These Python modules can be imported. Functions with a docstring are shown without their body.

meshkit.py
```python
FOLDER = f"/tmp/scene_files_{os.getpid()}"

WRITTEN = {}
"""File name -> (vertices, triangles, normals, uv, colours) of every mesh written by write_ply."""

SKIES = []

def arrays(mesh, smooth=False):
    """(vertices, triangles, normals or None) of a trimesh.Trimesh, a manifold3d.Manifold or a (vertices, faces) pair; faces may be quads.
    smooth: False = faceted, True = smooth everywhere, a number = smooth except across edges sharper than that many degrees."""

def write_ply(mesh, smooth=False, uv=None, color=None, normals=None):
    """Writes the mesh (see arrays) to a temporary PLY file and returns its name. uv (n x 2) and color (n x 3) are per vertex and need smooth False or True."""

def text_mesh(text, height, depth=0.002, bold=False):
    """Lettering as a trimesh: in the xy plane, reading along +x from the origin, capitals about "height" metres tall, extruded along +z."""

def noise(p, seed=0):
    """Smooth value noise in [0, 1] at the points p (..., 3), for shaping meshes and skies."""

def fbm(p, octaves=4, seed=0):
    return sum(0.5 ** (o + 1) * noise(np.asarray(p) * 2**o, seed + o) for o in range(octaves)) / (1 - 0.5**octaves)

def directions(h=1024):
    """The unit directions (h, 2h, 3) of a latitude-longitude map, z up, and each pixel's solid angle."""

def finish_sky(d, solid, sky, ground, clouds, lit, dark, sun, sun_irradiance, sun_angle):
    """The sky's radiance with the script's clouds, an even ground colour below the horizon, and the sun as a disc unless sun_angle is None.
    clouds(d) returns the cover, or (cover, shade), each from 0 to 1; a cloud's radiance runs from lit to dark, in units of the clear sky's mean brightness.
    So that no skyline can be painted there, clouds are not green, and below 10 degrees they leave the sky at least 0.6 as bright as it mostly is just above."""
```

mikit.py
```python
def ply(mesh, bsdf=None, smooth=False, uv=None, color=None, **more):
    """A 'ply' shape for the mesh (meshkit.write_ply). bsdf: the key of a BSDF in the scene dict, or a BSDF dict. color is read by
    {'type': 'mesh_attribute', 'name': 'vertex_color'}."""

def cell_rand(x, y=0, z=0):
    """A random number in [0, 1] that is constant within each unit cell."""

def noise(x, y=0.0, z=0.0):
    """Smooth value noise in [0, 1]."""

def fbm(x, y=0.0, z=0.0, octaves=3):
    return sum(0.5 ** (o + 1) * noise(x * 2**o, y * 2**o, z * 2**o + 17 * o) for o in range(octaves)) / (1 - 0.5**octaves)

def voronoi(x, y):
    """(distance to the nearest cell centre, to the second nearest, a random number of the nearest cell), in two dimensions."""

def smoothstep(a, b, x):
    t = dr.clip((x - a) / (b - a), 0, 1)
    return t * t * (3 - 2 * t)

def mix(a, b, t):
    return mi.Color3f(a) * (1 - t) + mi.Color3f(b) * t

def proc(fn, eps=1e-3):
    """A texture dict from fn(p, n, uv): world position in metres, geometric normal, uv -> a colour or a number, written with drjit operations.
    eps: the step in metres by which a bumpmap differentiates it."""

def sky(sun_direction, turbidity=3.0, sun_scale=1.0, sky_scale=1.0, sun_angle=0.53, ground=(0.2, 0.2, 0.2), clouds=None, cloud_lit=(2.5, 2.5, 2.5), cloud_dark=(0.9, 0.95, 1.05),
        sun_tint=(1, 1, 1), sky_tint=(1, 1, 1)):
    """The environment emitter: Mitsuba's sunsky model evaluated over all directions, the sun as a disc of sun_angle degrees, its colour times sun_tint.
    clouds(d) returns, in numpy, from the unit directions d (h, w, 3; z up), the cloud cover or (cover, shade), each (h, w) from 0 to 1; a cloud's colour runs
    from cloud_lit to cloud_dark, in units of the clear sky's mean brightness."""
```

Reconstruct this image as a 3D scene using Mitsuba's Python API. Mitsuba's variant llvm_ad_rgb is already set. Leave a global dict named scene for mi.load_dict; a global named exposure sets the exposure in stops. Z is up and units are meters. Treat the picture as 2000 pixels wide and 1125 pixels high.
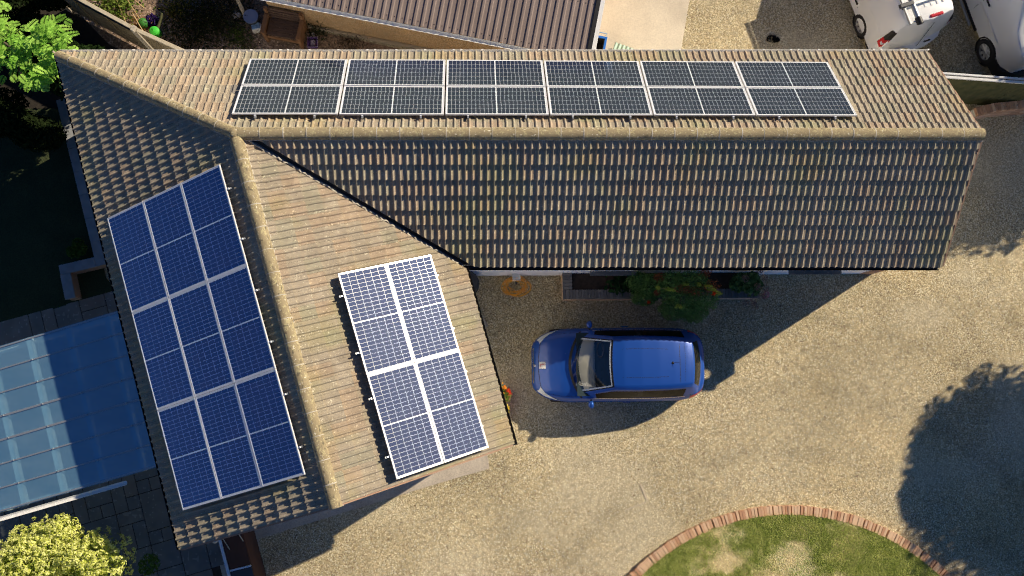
import math, random
import numpy as np, trimesh
import drjit as dr
import mitsuba as mi
import mikit, meshkit
from mikit import proc, noise, fbm, voronoi, smoothstep, mix, cell_rand
from shapely.geometry import Polygon, Point, box as sbox
from shapely import affinity

T = mi.ScalarTransform4f
# ---------------------------------------------------------------- camera, light, exposure
RIGHT = np.array([0.99895, -0.01164, 0.04423])
DOWN = np.array([-0.00617, -0.99253, -0.12183])
FWD = np.array([0.04531, 0.12143, -0.99157])
CAM = np.array([0.0, 0.0, 21.2])
M = np.eye(4)
M[:3, 0], M[:3, 1], M[:3, 2], M[:3, 3] = -RIGHT, -DOWN, FWD, CAM
scene = {'camera': {'type': 'perspective', 'fov': 2 * math.degrees(math.atan(1000 / 1720)), 'fov_axis': 'x',
                    'near_clip': 0.1, 'far_clip': 500.0, 'to_world': T(M.tolist())}}
AZ, EL = math.radians(31.2), math.radians(33)
SUN = (math.cos(AZ) * math.cos(EL), math.sin(AZ) * math.cos(EL), math.sin(EL))
scene['sky'] = mikit.sky(SUN, turbidity=3, sun_scale=1.0, sky_scale=0.30, sun_tint=(0.93, 1.0, 1.12), sky_tint=(0.54, 0.93, 1.52))
exposure = 2.22
labels = {}
rng = np.random.default_rng(7)

# ---------------------------------------------------------------- helpers
used = {}
SITE = 1.01367                            # metres per unit of the site survey
ZOFF = 0.0                                # set to the ground's height for what stands on the ground


def zo(m):
    if ZOFF == 0.0 or isinstance(m, dict):
        return m
    m = m.copy(); m.apply_scale(SITE); m.apply_translation((0, 0, ZOFF)); return m



def numbered(name):
    n = used.get(name, 0)
    used[name] = n + 1
    return name if n == 0 else '%s_%03d' % (name, n)


def thing(name, label, cat, group=None):
    k = numbered(name)
    labels[k] = {'label': label, 'category': cat}
    if group:
        labels[k]['group'] = group
    return k


def put(parent, name, mesh, bsdf, smooth=False, kind=None, label=None, **more):
    k = numbered(parent + '__' + name if parent else name)
    mesh = zo(mesh)
    scene[k] = mesh if isinstance(mesh, dict) else mikit.ply(mesh, 'mat_' + bsdf, smooth=smooth, **more)
    if isinstance(mesh, dict):
        scene[k] = {**mesh, **more}
    if kind or label:
        labels[k] = {**({'kind': kind} if kind else {}), **({'label': label} if label else {})}
    return k


def single(name, label, cat, mesh, bsdf, smooth=False, group=None, kind=None, **more):
    k = thing(name, label, cat, group)
    scene[k] = mikit.ply(zo(mesh), 'mat_' + bsdf, smooth=smooth, **more)
    if kind:
        labels[k]['kind'] = kind
    return k


def struct(name, label, mesh, bsdf, smooth=False, **more):
    k = numbered(name)
    scene[k] = mikit.ply(zo(mesh), 'mat_' + bsdf, smooth=smooth, **more)
    labels[k] = {'label': label, 'category': name.replace('_', ' '), 'kind': 'structure'}
    return k


def cat(ms):
    return trimesh.util.concatenate([m for m in ms if len(m.faces)])


def frame(o, x, y=None, z=None):
    """matrix with origin o, x axis, z axis ~ up by default"""
    x = np.asarray(x, float); x = x / np.linalg.norm(x)
    if z is None and y is None:
        z = np.array([0, 0, 1.0])
    if z is not None:
        z = np.asarray(z, float); y = np.cross(z, x); y /= np.linalg.norm(y); z = np.cross(x, y)
    else:
        y = np.asarray(y, float); y = y - x * (x @ y); y /= np.linalg.norm(y); z = np.cross(x, y)
    m = np.eye(4); m[:3, 0], m[:3, 1], m[:3, 2], m[:3, 3] = x, y, z, o
    return m


def box(x0, x1, y0, y1, z0, z1, ch=0.0):
    if ch <= 0:
        m = trimesh.creation.box((x1 - x0, y1 - y0, z1 - z0))
        m.apply_translation(((x0 + x1) / 2, (y0 + y1) / 2, (z0 + z1) / 2))
        return m
    pts = []
    for sx in (0, 1):
        for sy in (0, 1):
            for sz in (0, 1):
                p = np.array([(x0, x1)[sx], (y0, y1)[sy], (z0, z1)[sz]], float)
                d = np.array([1 - 2 * sx, 1 - 2 * sy, 1 - 2 * sz]) * ch
                for a in range(3):
                    q = p.copy()
                    for b in range(3):
                        if b != a:
                            q[b] += d[b]
                    pts.append(q)
    return trimesh.convex.convex_hull(np.array(pts))


def bar(p, q, w, h, up=(0, 0, 1)):
    p, q = np.asarray(p, float), np.asarray(q, float)
    m = box(0, np.linalg.norm(q - p), -w / 2, w / 2, -h / 2, h / 2)
    m.apply_transform(frame(p, q - p, z=up))
    return m


def moved(m, mat):
    m = m.copy(); m.apply_transform(mat); return m


def tube(points, r, sides=8, closed=False):
    p = np.asarray(points, float)
    n = len(p)
    t = (np.roll(p, -1, 0) - np.roll(p, 1, 0)) if closed else np.gradient(p, axis=0)
    t /= np.linalg.norm(t, axis=1, keepdims=True) + 1e-12
    up = np.array([0, 0, 1.0])
    if np.abs(t[:, 2]).mean() > 0.85:
        up = np.array([1.0, 0, 0])
    a = np.cross(t, up); a /= np.linalg.norm(a, axis=1, keepdims=True) + 1e-9
    b = np.cross(t, a)
    r = np.broadcast_to(r, (n,))
    an = np.arange(sides) * 2 * np.pi / sides
    v = p[:, None] + r[:, None, None] * (np.cos(an)[None, :, None] * a[:, None] + np.sin(an)[None, :, None] * b[:, None])
    v = v.reshape(-1, 3)
    f = []
    for i in range(n if closed else n - 1):
        for j in range(sides):
            j2, i2 = (j + 1) % sides, (i + 1) % n
            f += [[i * sides + j, i * sides + j2, i2 * sides + j2], [i * sides + j, i2 * sides + j2, i2 * sides + j]]
    if not closed:
        for i, s in ((0, 1), (n - 1, -1)):
            c = len(v); v = np.vstack([v, p[i]])
            for j in range(sides):
                tri = [i * sides + j, c, i * sides + (j + 1) % sides]
                f.append(tri if s > 0 else tri[::-1])
    return trimesh.Trimesh(v, f, process=False)


def prism(poly, z0, z1):
    m = trimesh.creation.extrude_polygon(poly if isinstance(poly, Polygon) else Polygon(poly), z1 - z0, engine='earcut')
    m.apply_translation((0, 0, z0))
    return m


def flat(poly, z):
    """flat sheet facing up from a polygon"""
    poly = poly if isinstance(poly, Polygon) else Polygon(poly)
    v, f = trimesh.creation.triangulate_polygon(poly, engine='earcut')
    v = np.c_[v, np.full(len(v), z)]
    m = trimesh.Trimesh(v, f, process=False)
    if m.face_normals[:, 2].mean() < 0:
        m.invert()
    return m


def lathe(profile, sides=24):
    return trimesh.creation.revolve(np.asarray(profile, float), sections=sides)


def lerp(a, b, t):
    return np.asarray(a) * (1 - t) + np.asarray(b) * t


# ---------------------------------------------------------------- materials
def P(fn, eps=1e-3):
    return proc(fn, eps)


def princ(color, rough=0.6, **k):
    c = color if isinstance(color, dict) else {'type': 'rgb', 'value': list(color)}
    return {'type': 'twosided', 'bsdf': {'type': 'principled', 'base_color': c, 'roughness': rough, **k}}


def bumped(b, fn, eps=1e-3, scale=1.0):
    inner = b['bsdf'] if b['type'] == 'twosided' else b
    return {'type': 'twosided', 'bsdf': {'type': 'bumpmap', 'arbitrary': proc(fn, eps), 'scale': scale, 'bsdf': inner}}


def gravel_col(p, n, uv):
    f1, f2, r1 = voronoi(p.x * 46, p.y * 46)
    g1, g2, r2 = voronoi(p.x * 23 + 7, p.y * 23 + 3)
    c = mix((0.40, 0.31, 0.175), (0.76, 0.63, 0.42), r1)
    c = mix(c, (0.84, 0.77, 0.62), smoothstep(0.82, 0.92, r1))
    c = mix(c, (0.33, 0.23, 0.13), smoothstep(0.10, 0.04, r1))
    c = mix(c, c * 0.72, smoothstep(0.55, 0.9, r2))
    gap = smoothstep(0.0, 0.22, f2 - f1)
    c = c * (0.42 + 0.58 * gap)
    big = fbm(p.x * 0.55, p.y * 0.55, 0.0, 4)
    c = c * (0.80 + 0.42 * big) * (0.92 + 0.16 * fbm(p.x * 3.1, p.y * 3.1, 0.0, 4))
    c = mix(c, c * 0.84, smoothstep(0.70, 0.80, noise(p.x * 9 + 3, p.y * 9)) * smoothstep(0.5, 0.7, noise(p.x * 1.7, p.y * 1.7 + 5)))
    worn = smoothstep(0.55, 0.75, fbm(p.x * 0.35 + 9, p.y * 0.5 + 3, 0.0, 3))
    c = mix(c, mi.Color3f(0.60, 0.52, 0.39) * (0.72 + 0.4 * r1), worn * 0.45)
    golden = smoothstep(0.45, 0.80, fbm(p.x * 0.45 + 31, p.y * 0.6 + 13, 0.0, 5))
    rr = dr.sqrt(dr.square(p.x - 7.76) + dr.square(p.y + 8.51)) + 0.5 * (fbm(p.x * 0.8, p.y * 0.8, 0.0, 3) - 0.5)
    lane = dr.exp(-dr.square((rr - 7.1) / 0.22)) + dr.exp(-dr.square((rr - 8.6) / 0.24)) + 0.7 * dr.exp(-dr.square((rr - 10.4) / 0.2))
    c = c * (1 - 0.16 * lane * smoothstep(0.3, 0.6, fbm(p.x * 1.2, p.y * 1.2 + 4, 0.0, 3)))
    return c * mi.Color3f(1.0, 1.03, 0.98) * mix((1, 1, 1), (1.02, 0.95, 0.82), golden * 0.6)


def gravel_h(p, n, uv):
    f1, f2, r1 = voronoi(p.x * 46, p.y * 46)
    return 0.009 * (1 - smoothstep(0.0, 0.75, f1)) + 0.004 * r1 + 0.014 * fbm(p.x * 5, p.y * 5, 0.0, 3)


scene['mat_gravel'] = bumped(princ(P(gravel_col), 0.85, specular=0.2), gravel_h, eps=0.006)


def tile_col(p, n, uv):
    spk = noise(p.x * 70, p.y * 70, p.z * 70)
    c = mix((0.29, 0.245, 0.182), (0.40, 0.345, 0.262), fbm(p.x * 9, p.y * 9, p.z * 9, 3))
    tone = cell_rand(p.x * 3.37, p.y * 2.9, 4)
    c = c * (0.9 + 0.2 * tone)
    c = mix(c, (0.34, 0.30, 0.18), smoothstep(0.5, 0.8, fbm(p.x * 1.3 + 5, p.y * 1.3, 0.0, 3)) * 0.8)
    lich = smoothstep(0.64, 0.80, spk * 0.6 + 0.4 * noise(p.x * 23, p.y * 23, p.z * 23))
    c = mix(c, (0.68, 0.62, 0.46), lich * 0.8)
    return mix(c, c * 0.45, smoothstep(0.80, 0.93, noise(p.x * 37 + 3, p.y * 37, p.z * 37)) * 0.6)


def tile_h(p, n, uv):
    return 0.0022 * fbm(p.x * 60, p.y * 60, p.z * 60, 3)


scene['mat_tile'] = bumped(princ(P(tile_col), 0.85, specular=0.25), tile_h, eps=0.003)


def tile2(p, n, uv):
    return tile_col(p, n, uv) * mi.Color3f(0.95, 1.0, 0.98)


def tile3(p, n, uv):
    return tile_col(p, n, uv) * mi.Color3f(1.06, 0.98, 0.93)


scene['mat_tile_green'] = bumped(princ(P(tile2), 0.85, specular=0.25), tile_h, eps=0.003)
scene['mat_tile_red'] = bumped(princ(P(tile3), 0.85, specular=0.25), tile_h, eps=0.003)
scene['mat_tile_new'] = princ((0.21, 0.19, 0.165), 0.8)


def ridge_col(p, n, uv):
    c = mix((0.25, 0.20, 0.12), (0.38, 0.315, 0.19), fbm(p.x * 7, p.y * 7, p.z * 7, 4))
    lich = smoothstep(0.56, 0.72, 0.55 * noise(p.x * 55, p.y * 55, p.z * 55) + 0.45 * noise(p.x * 16, p.y * 16, p.z * 16))
    c = mix(c, (0.50, 0.44, 0.24), lich * 0.85)
    dots = smoothstep(0.80, 0.9, noise(p.x * 38 + 9, p.y * 38, p.z * 38))
    c = mix(c, (0.66, 0.60, 0.45), dots)
    return mix(c, (0.11, 0.10, 0.07), smoothstep(0.72, 0.9, noise(p.x * 21, p.y * 21 + 8, p.z * 21)) * 0.7)


scene['mat_ridge'] = bumped(princ(P(ridge_col), 0.9, specular=0.2), lambda p, n, uv: 0.004 * fbm(p.x * 50, p.y * 50, p.z * 50, 3), eps=0.003)
scene['mat_mortar'] = princ(P(lambda p, n, uv: mix((0.36, 0.33, 0.26), (0.62, 0.58, 0.49), fbm(p.x * 20, p.y * 20, p.z * 20, 3))), 0.9)
scene['mat_verge'] = princ(P(lambda p, n, uv: mix((0.30, 0.17, 0.11), (0.42, 0.28, 0.20), fbm(p.x * 20, p.y * 20, p.z * 20, 3))), 0.9)
scene['mat_felt'] = princ((0.04, 0.035, 0.03), 0.9)
scene['mat_lead'] = princ(P(lambda p, n, uv: mix((0.075, 0.08, 0.09), (0.13, 0.135, 0.15), fbm(p.x * 6, p.y * 6, p.z * 6, 3))), 0.55)
scene['mat_black_plastic'] = princ((0.012, 0.012, 0.013), 0.35)
scene['mat_grey_plastic'] = princ((0.045, 0.05, 0.058), 0.45)
scene['mat_white_plastic'] = princ((0.74, 0.73, 0.70), 0.35)
scene['mat_render_white'] = princ(P(lambda p, n, uv: mix((0.80, 0.80, 0.78), (0.90, 0.89, 0.86), fbm(p.x * 2, p.y * 2, p.z * 3, 4))), 0.9)
scene['mat_concrete'] = bumped(princ(P(lambda p, n, uv: mix((0.46, 0.41, 0.33), (0.68, 0.62, 0.50), fbm(p.x * 1.6, p.y * 1.6, 0.0, 5)) * (0.9 + 0.2 * noise(p.x * 60, p.y * 60))), 0.9),
                           lambda p, n, uv: 0.003 * fbm(p.x * 30, p.y * 30, 0.0, 3), eps=0.006)
scene['mat_apron_concrete'] = bumped(princ(P(lambda p, n, uv: mix((0.36, 0.31, 0.25), (0.55, 0.49, 0.40), fbm(p.x * 2.6, p.y * 2.6, 0.0, 5)) * (0.85 + 0.3 * noise(p.x * 50, p.y * 50))), 0.9),
                                 lambda p, n, uv: 0.003 * fbm(p.x * 30, p.y * 30, 0.0, 3), eps=0.006)


def pebbledash(p, n, uv):
    s = p.x * 0.98 - p.y * 0.2
    f1, f2, r = voronoi(s * 50, p.z * 50)
    c = mix((0.42, 0.26, 0.12), (0.78, 0.56, 0.31), r)
    c = mix(c, (0.64, 0.55, 0.40), smoothstep(0.86, 0.95, r))
    return c * (0.5 + 0.5 * smoothstep(0, 0.2, f2 - f1)) * (0.8 + 0.4 * fbm(s * 1.2, p.z * 1.2))


scene['mat_pebbledash'] = princ(P(pebbledash), 0.9)
scene['mat_plinth'] = princ(P(lambda p, n, uv: mix((0.30, 0.25, 0.18), (0.48, 0.42, 0.32), fbm(p.x * 6, p.y * 6, p.z * 6, 4))), 0.9)
scene['mat_roof_sheet'] = princ(P(lambda p, n, uv: mix((0.19, 0.15, 0.135), (0.27, 0.22, 0.20), fbm(p.x * 2, p.y * 1.2, 0.0, 4))), 0.42, specular=0.4)
scene['mat_white_metal'] = princ((0.80, 0.80, 0.78), 0.4)
scene['mat_galv'] = princ((0.42, 0.45, 0.47), 0.4, metallic=0.6)
scene['mat_alu'] = princ((0.82, 0.83, 0.84), 0.38, metallic=0.25)
scene['mat_backsheet'] = princ((0.74, 0.77, 0.80), 0.25, clearcoat=1.0, clearcoat_gloss=0.95)


def cell_col(p, n, uv):
    v = cell_rand(p.x * 5.9, p.y * 5.9, p.z * 3.0)
    return mix((0.006, 0.011, 0.034), (0.010, 0.016, 0.048), v)


scene['mat_cell'] = {'type': 'twosided', 'bsdf': {'type': 'blendbsdf', 'weight': 0.25,
                     'a': {'type': 'roughplastic', 'diffuse_reflectance': P(cell_col), 'alpha': 0.012, 'int_ior': 5.0, 'specular_reflectance': {'type': 'rgb', 'value': [0.36, 0.56, 1.0]}, 'nonlinear': True},
                     'b': {'type': 'roughplastic', 'diffuse_reflectance': P(cell_col), 'alpha': 0.24, 'int_ior': 1.95, 'specular_reflectance': {'type': 'rgb', 'value': [0.63, 0.71, 1.0]}, 'nonlinear': True}}}


def soil(p, n, uv):
    f1, f2, r = voronoi(p.x * 30, p.y * 30)
    c = mix((0.13, 0.09, 0.062), (0.38, 0.27, 0.19), r)
    c = mix(c, (0.60, 0.46, 0.38), smoothstep(0.86, 0.95, r) * smoothstep(0.35, 0.6, fbm(p.x * 0.9, p.y * 0.9)))
    return c * (0.6 + 0.7 * fbm(p.x * 1.5, p.y * 1.5, 0.0, 4))


scene['mat_soil'] = bumped(princ(P(soil), 0.95), lambda p, n, uv: 0.02 * fbm(p.x * 14, p.y * 14, 0.0, 4), eps=0.008)
scene['mat_dark_soil'] = bumped(princ(P(lambda p, n, uv: mix((0.03, 0.02, 0.014), (0.09, 0.06, 0.042), fbm(p.x * 18, p.y * 18, 0.0, 4))), 0.95), lambda p, n, uv: 0.02 * fbm(p.x * 25, p.y * 25, 0.0, 3), eps=0.008)

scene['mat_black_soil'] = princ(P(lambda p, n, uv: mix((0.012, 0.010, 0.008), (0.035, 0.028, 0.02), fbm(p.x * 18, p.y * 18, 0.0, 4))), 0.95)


def turf(p, n, uv):
    dry = smoothstep(0.47, 0.66, fbm(p.x * 0.9 + 3.7, p.y * 0.9 + 1.2, 0.0, 4))
    c = mix((0.22, 0.30, 0.06), (0.66, 0.57, 0.34), dry)
    return c * (0.7 + 0.6 * noise(p.x * 70, p.y * 70))


scene['mat_turf'] = princ(P(turf), 0.95)
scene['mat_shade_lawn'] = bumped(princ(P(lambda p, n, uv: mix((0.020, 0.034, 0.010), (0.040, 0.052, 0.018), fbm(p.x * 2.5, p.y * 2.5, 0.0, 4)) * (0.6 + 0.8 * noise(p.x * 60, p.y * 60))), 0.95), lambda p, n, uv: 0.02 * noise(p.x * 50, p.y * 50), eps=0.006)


def slab_col(a, b):
    def f(p, n, uv):
        c = mix(a, b, fbm(p.x * 4, p.y * 4, 0.0, 5))
        return mix(c, c * 1.9, smoothstep(0.82, 0.88, noise(p.x * 17, p.y * 17)) * 0.5)
    return f


for i, (a, b) in enumerate((((0.14, 0.13, 0.115), (0.24, 0.225, 0.20)), ((0.17, 0.145, 0.12), (0.26, 0.23, 0.20)), ((0.12, 0.12, 0.115), (0.20, 0.20, 0.19)))):
    scene['mat_slab_%d' % i] = princ(P(slab_col(a, b)), 0.9)
scene['mat_coping_grey'] = princ(P(lambda p, n, uv: mix((0.20, 0.21, 0.22), (0.31, 0.32, 0.33), fbm(p.x * 8, p.y * 8, 0.0, 4))), 0.85)


def brick_mat(c0, c1):
    return princ(P(lambda p, n, uv: mix(mix(c0, c1, fbm(p.x * 5, p.y * 5, p.z * 5, 3)), (0.62, 0.50, 0.40), smoothstep(0.66, 0.8, fbm(p.x * 22, p.y * 22, p.z * 22, 3)) * 0.6)), 0.9)


scene['mat_brick_a'] = brick_mat((0.44, 0.255, 0.145), (0.58, 0.37, 0.23))
scene['mat_brick_b'] = brick_mat((0.50, 0.33, 0.20), (0.66, 0.47, 0.31))
scene['mat_brick_c'] = brick_mat((0.38, 0.20, 0.11), (0.50, 0.29, 0.175))
scene['mat_grey_brick_a'] = princ((0.17, 0.16, 0.15), 0.9)
scene['mat_grey_brick_b'] = princ((0.22, 0.205, 0.19), 0.9)


def wood(a, b, sx, sy, sz):
    return princ(P(lambda p, n, uv: mix(a, b, fbm(p.x * sx, p.y * sy, p.z * sz, 4))), 0.85)


scene['mat_fence_wood'] = wood((0.13, 0.10, 0.06), (0.30, 0.25, 0.16), 9, 9, 22)
scene['mat_moss_wood'] = wood((0.035, 0.050, 0.018), (0.11, 0.105, 0.045), 8, 8, 5)
scene['mat_bench_wood'] = wood((0.15, 0.072, 0.032), (0.27, 0.15, 0.075), 10, 10, 6)
scene['mat_bench_slat'] = wood((0.075, 0.045, 0.035), (0.13, 0.085, 0.066), 10, 14, 6)
scene['mat_pale_wood'] = wood((0.40, 0.34, 0.24), (0.58, 0.51, 0.38), 12, 12, 12)
scene['mat_brown_board'] = wood((0.060, 0.024, 0.014), (0.095, 0.042, 0.026), 14, 6, 8)
scene['mat_capping'] = princ((0.60, 0.61, 0.60), 0.7)
scene['mat_concrete_post'] = princ(P(lambda p, n, uv: mix((0.36, 0.32, 0.25), (0.52, 0.47, 0.38), fbm(p.x * 12, p.y * 12, p.z * 12, 3))), 0.9)
scene['mat_bluewhite'] = princ((0.50, 0.60, 0.72), 0.4)
scene['mat_leafcol'] = {'type': 'principledthin', 'base_color': {'type': 'mesh_attribute', 'name': 'vertex_color'}, 'roughness': 0.55, 'diff_trans': 0.55, 'spec_trans': 0.0}
scene['mat_grasscol'] = {'type': 'principledthin', 'base_color': {'type': 'mesh_attribute', 'name': 'vertex_color'}, 'roughness': 0.7, 'diff_trans': 0.4, 'spec_trans': 0.0}
scene['mat_bark'] = wood((0.06, 0.045, 0.032), (0.14, 0.11, 0.08), 20, 20, 5)
scene['mat_rubber'] = princ((0.016, 0.016, 0.017), 0.75)
scene['mat_rim'] = princ((0.50, 0.50, 0.49), 0.35, metallic=0.5)
scene['mat_car_paint'] = {'type': 'twosided', 'bsdf': {'type': 'principled', 'base_color': {'type': 'rgb', 'value': [0.006, 0.066, 0.34]}, 'roughness': 0.33, 'metallic': 0.22, 'specular': 0.6, 'clearcoat': 1.0, 'clearcoat_gloss': 0.98}}
scene['mat_dark_glass'] = {'type': 'twosided', 'bsdf': {'type': 'principled', 'base_color': {'type': 'rgb', 'value': [0.006, 0.009, 0.010]}, 'roughness': 0.06, 'specular': 0.28}}
scene['mat_side_glass'] = {'type': 'twosided', 'bsdf': {'type': 'principled', 'base_color': {'type': 'rgb', 'value': [0.005, 0.006, 0.007]}, 'roughness': 0.12, 'specular': 0.12}}
scene['mat_windscreen'] = {'type': 'thindielectric', 'int_ior': 1.65}
scene['mat_trim_black'] = princ((0.010, 0.010, 0.011), 0.5)
scene['mat_interior'] = princ((0.014, 0.034, 0.042), 0.8)
scene['mat_dash_beige'] = princ((0.42, 0.42, 0.35), 0.7)
scene['mat_chrome'] = princ((0.75, 0.75, 0.75), 0.15, metallic=1.0)
scene['mat_lamp_clear'] = princ((0.62, 0.66, 0.68), 0.12, clearcoat=1.0)
scene['mat_lamp_red'] = princ((0.52, 0.012, 0.02), 0.15, clearcoat=1.0)
scene['mat_red_paint'] = princ((0.55, 0.03, 0.03), 0.5)
scene['mat_van_white'] = {'type': 'twosided', 'bsdf': {'type': 'principled', 'base_color': {'type': 'rgb', 'value': [0.76, 0.77, 0.77]}, 'roughness': 0.3, 'specular': 0.5, 'clearcoat': 0.8, 'clearcoat_gloss': 0.95}}
scene['mat_plate_yellow'] = princ((0.62, 0.42, 0.02), 0.5)
scene['mat_orange_cable'] = princ((0.88, 0.40, 0.03), 0.5)
scene['mat_polycarb'] = {'type': 'blendbsdf', 'weight': 0.36,
                         'a': {'type': 'thindielectric', 'int_ior': 3.4, 'specular_transmittance': {'type': 'rgb', 'value': [0.62, 0.82, 0.95]}, 'specular_reflectance': {'type': 'rgb', 'value': [0.85, 1.0, 1.0]}},
                         'b': {'type': 'principledthin', 'base_color': P(lambda p, n, uv: mix((0.22, 0.52, 0.80), (0.36, 0.66, 0.90), fbm(p.x * 1.5, p.y * 5, 0.0, 4))), 'roughness': 0.3, 'diff_trans': 0.5, 'spec_trans': 0.0}}
scene['mat_pergola_wood'] = princ(P(lambda p, n, uv: mix((0.58, 0.55, 0.46), (0.74, 0.71, 0.62), fbm(p.x * 5, p.y * 5, p.z * 5, 4))), 0.8)
scene['mat_blue_plastic'] = princ((0.015, 0.13, 0.52), 0.4)
scene['mat_green_plastic'] = princ((0.05, 0.50, 0.04), 0.5)
scene['mat_dark_green'] = princ((0.03, 0.17, 0.02), 0.6)
scene['mat_purple_plastic'] = princ((0.12, 0.055, 0.24), 0.5)
scene['mat_lilac_plastic'] = princ((0.42, 0.36, 0.50), 0.5)
scene['mat_lid_blue'] = princ((0.17, 0.22, 0.36), 0.5)
scene['mat_light_blue'] = princ((0.22, 0.40, 0.66), 0.5)
scene['mat_pale_green'] = princ((0.45, 0.60, 0.50), 0.4)
scene['mat_terracotta'] = princ((0.42, 0.20, 0.10), 0.85)
scene['mat_stone'] = princ(P(lambda p, n, uv: mix((0.28, 0.24, 0.21), (0.5, 0.45, 0.40), fbm(p.x * 20, p.y * 20, p.z * 20, 3))), 0.9)
scene['mat_cane'] = princ((0.50, 0.36, 0.18), 0.7)


# ---------------------------------------------------------------- foliage helpers
def leaves(rg, pos, nrm, size, aspect, c0, c1, jitter=0.6, fold=0.25):
    """leaf quads (two triangles folded along the midrib) -> (mesh, colours)"""
    n = len(pos)
    nrm = nrm + rg.normal(0, jitter, (n, 3)); nrm /= np.linalg.norm(nrm, axis=1, keepdims=True)
    a = rg.normal(0, 1, (n, 3)); a -= nrm * (a * nrm).sum(1, keepdims=True); a /= np.linalg.norm(a, axis=1, keepdims=True)
    b = np.cross(nrm, a)
    L = (size * rg.uniform(0.7, 1.3, n))[:, None]; W = L * aspect
    v = np.stack([pos - a * L * 0.5, pos + b * W * 0.5 + nrm * W * fold, pos + a * L * 0.5, pos - b * W * 0.5 + nrm * W * fold], 1).reshape(-1, 3)
    i = np.arange(n)[:, None] * 4
    f = np.concatenate([i + [0, 1, 2], i + [0, 2, 3]], 1).reshape(-1, 3)
    c = lerp(c0, c1, rg.uniform(0, 1, (n, 1))) * rg.uniform(0.75, 1.25, (n, 1))
    return trimesh.Trimesh(v, f, process=False), np.repeat(np.clip(c, 0, 1), 4, 0)


def cjoin(parts):
    ms = [p[0] for p in parts]
    v = np.vstack([m.vertices for m in ms]); f, o = [], 0
    for m in ms:
        f.append(np.asarray(m.faces) + o); o += len(m.vertices)
    return trimesh.Trimesh(v, np.vstack(f), process=False), np.vstack([p[1] for p in parts])


def lobes(rg, c, r, k, spread):
    """lobe centres/radii making an uneven crown around c with radii r (3)"""
    out = []
    for _ in range(k):
        d = rg.normal(0, 1, 3); d /= np.linalg.norm(d); d[2] = abs(d[2]) * 0.9 - 0.15
        out.append((np.asarray(c) + d * np.asarray(r) * spread, np.asarray(r) * rg.uniform(0.35, 0.55)))
    return out


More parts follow.
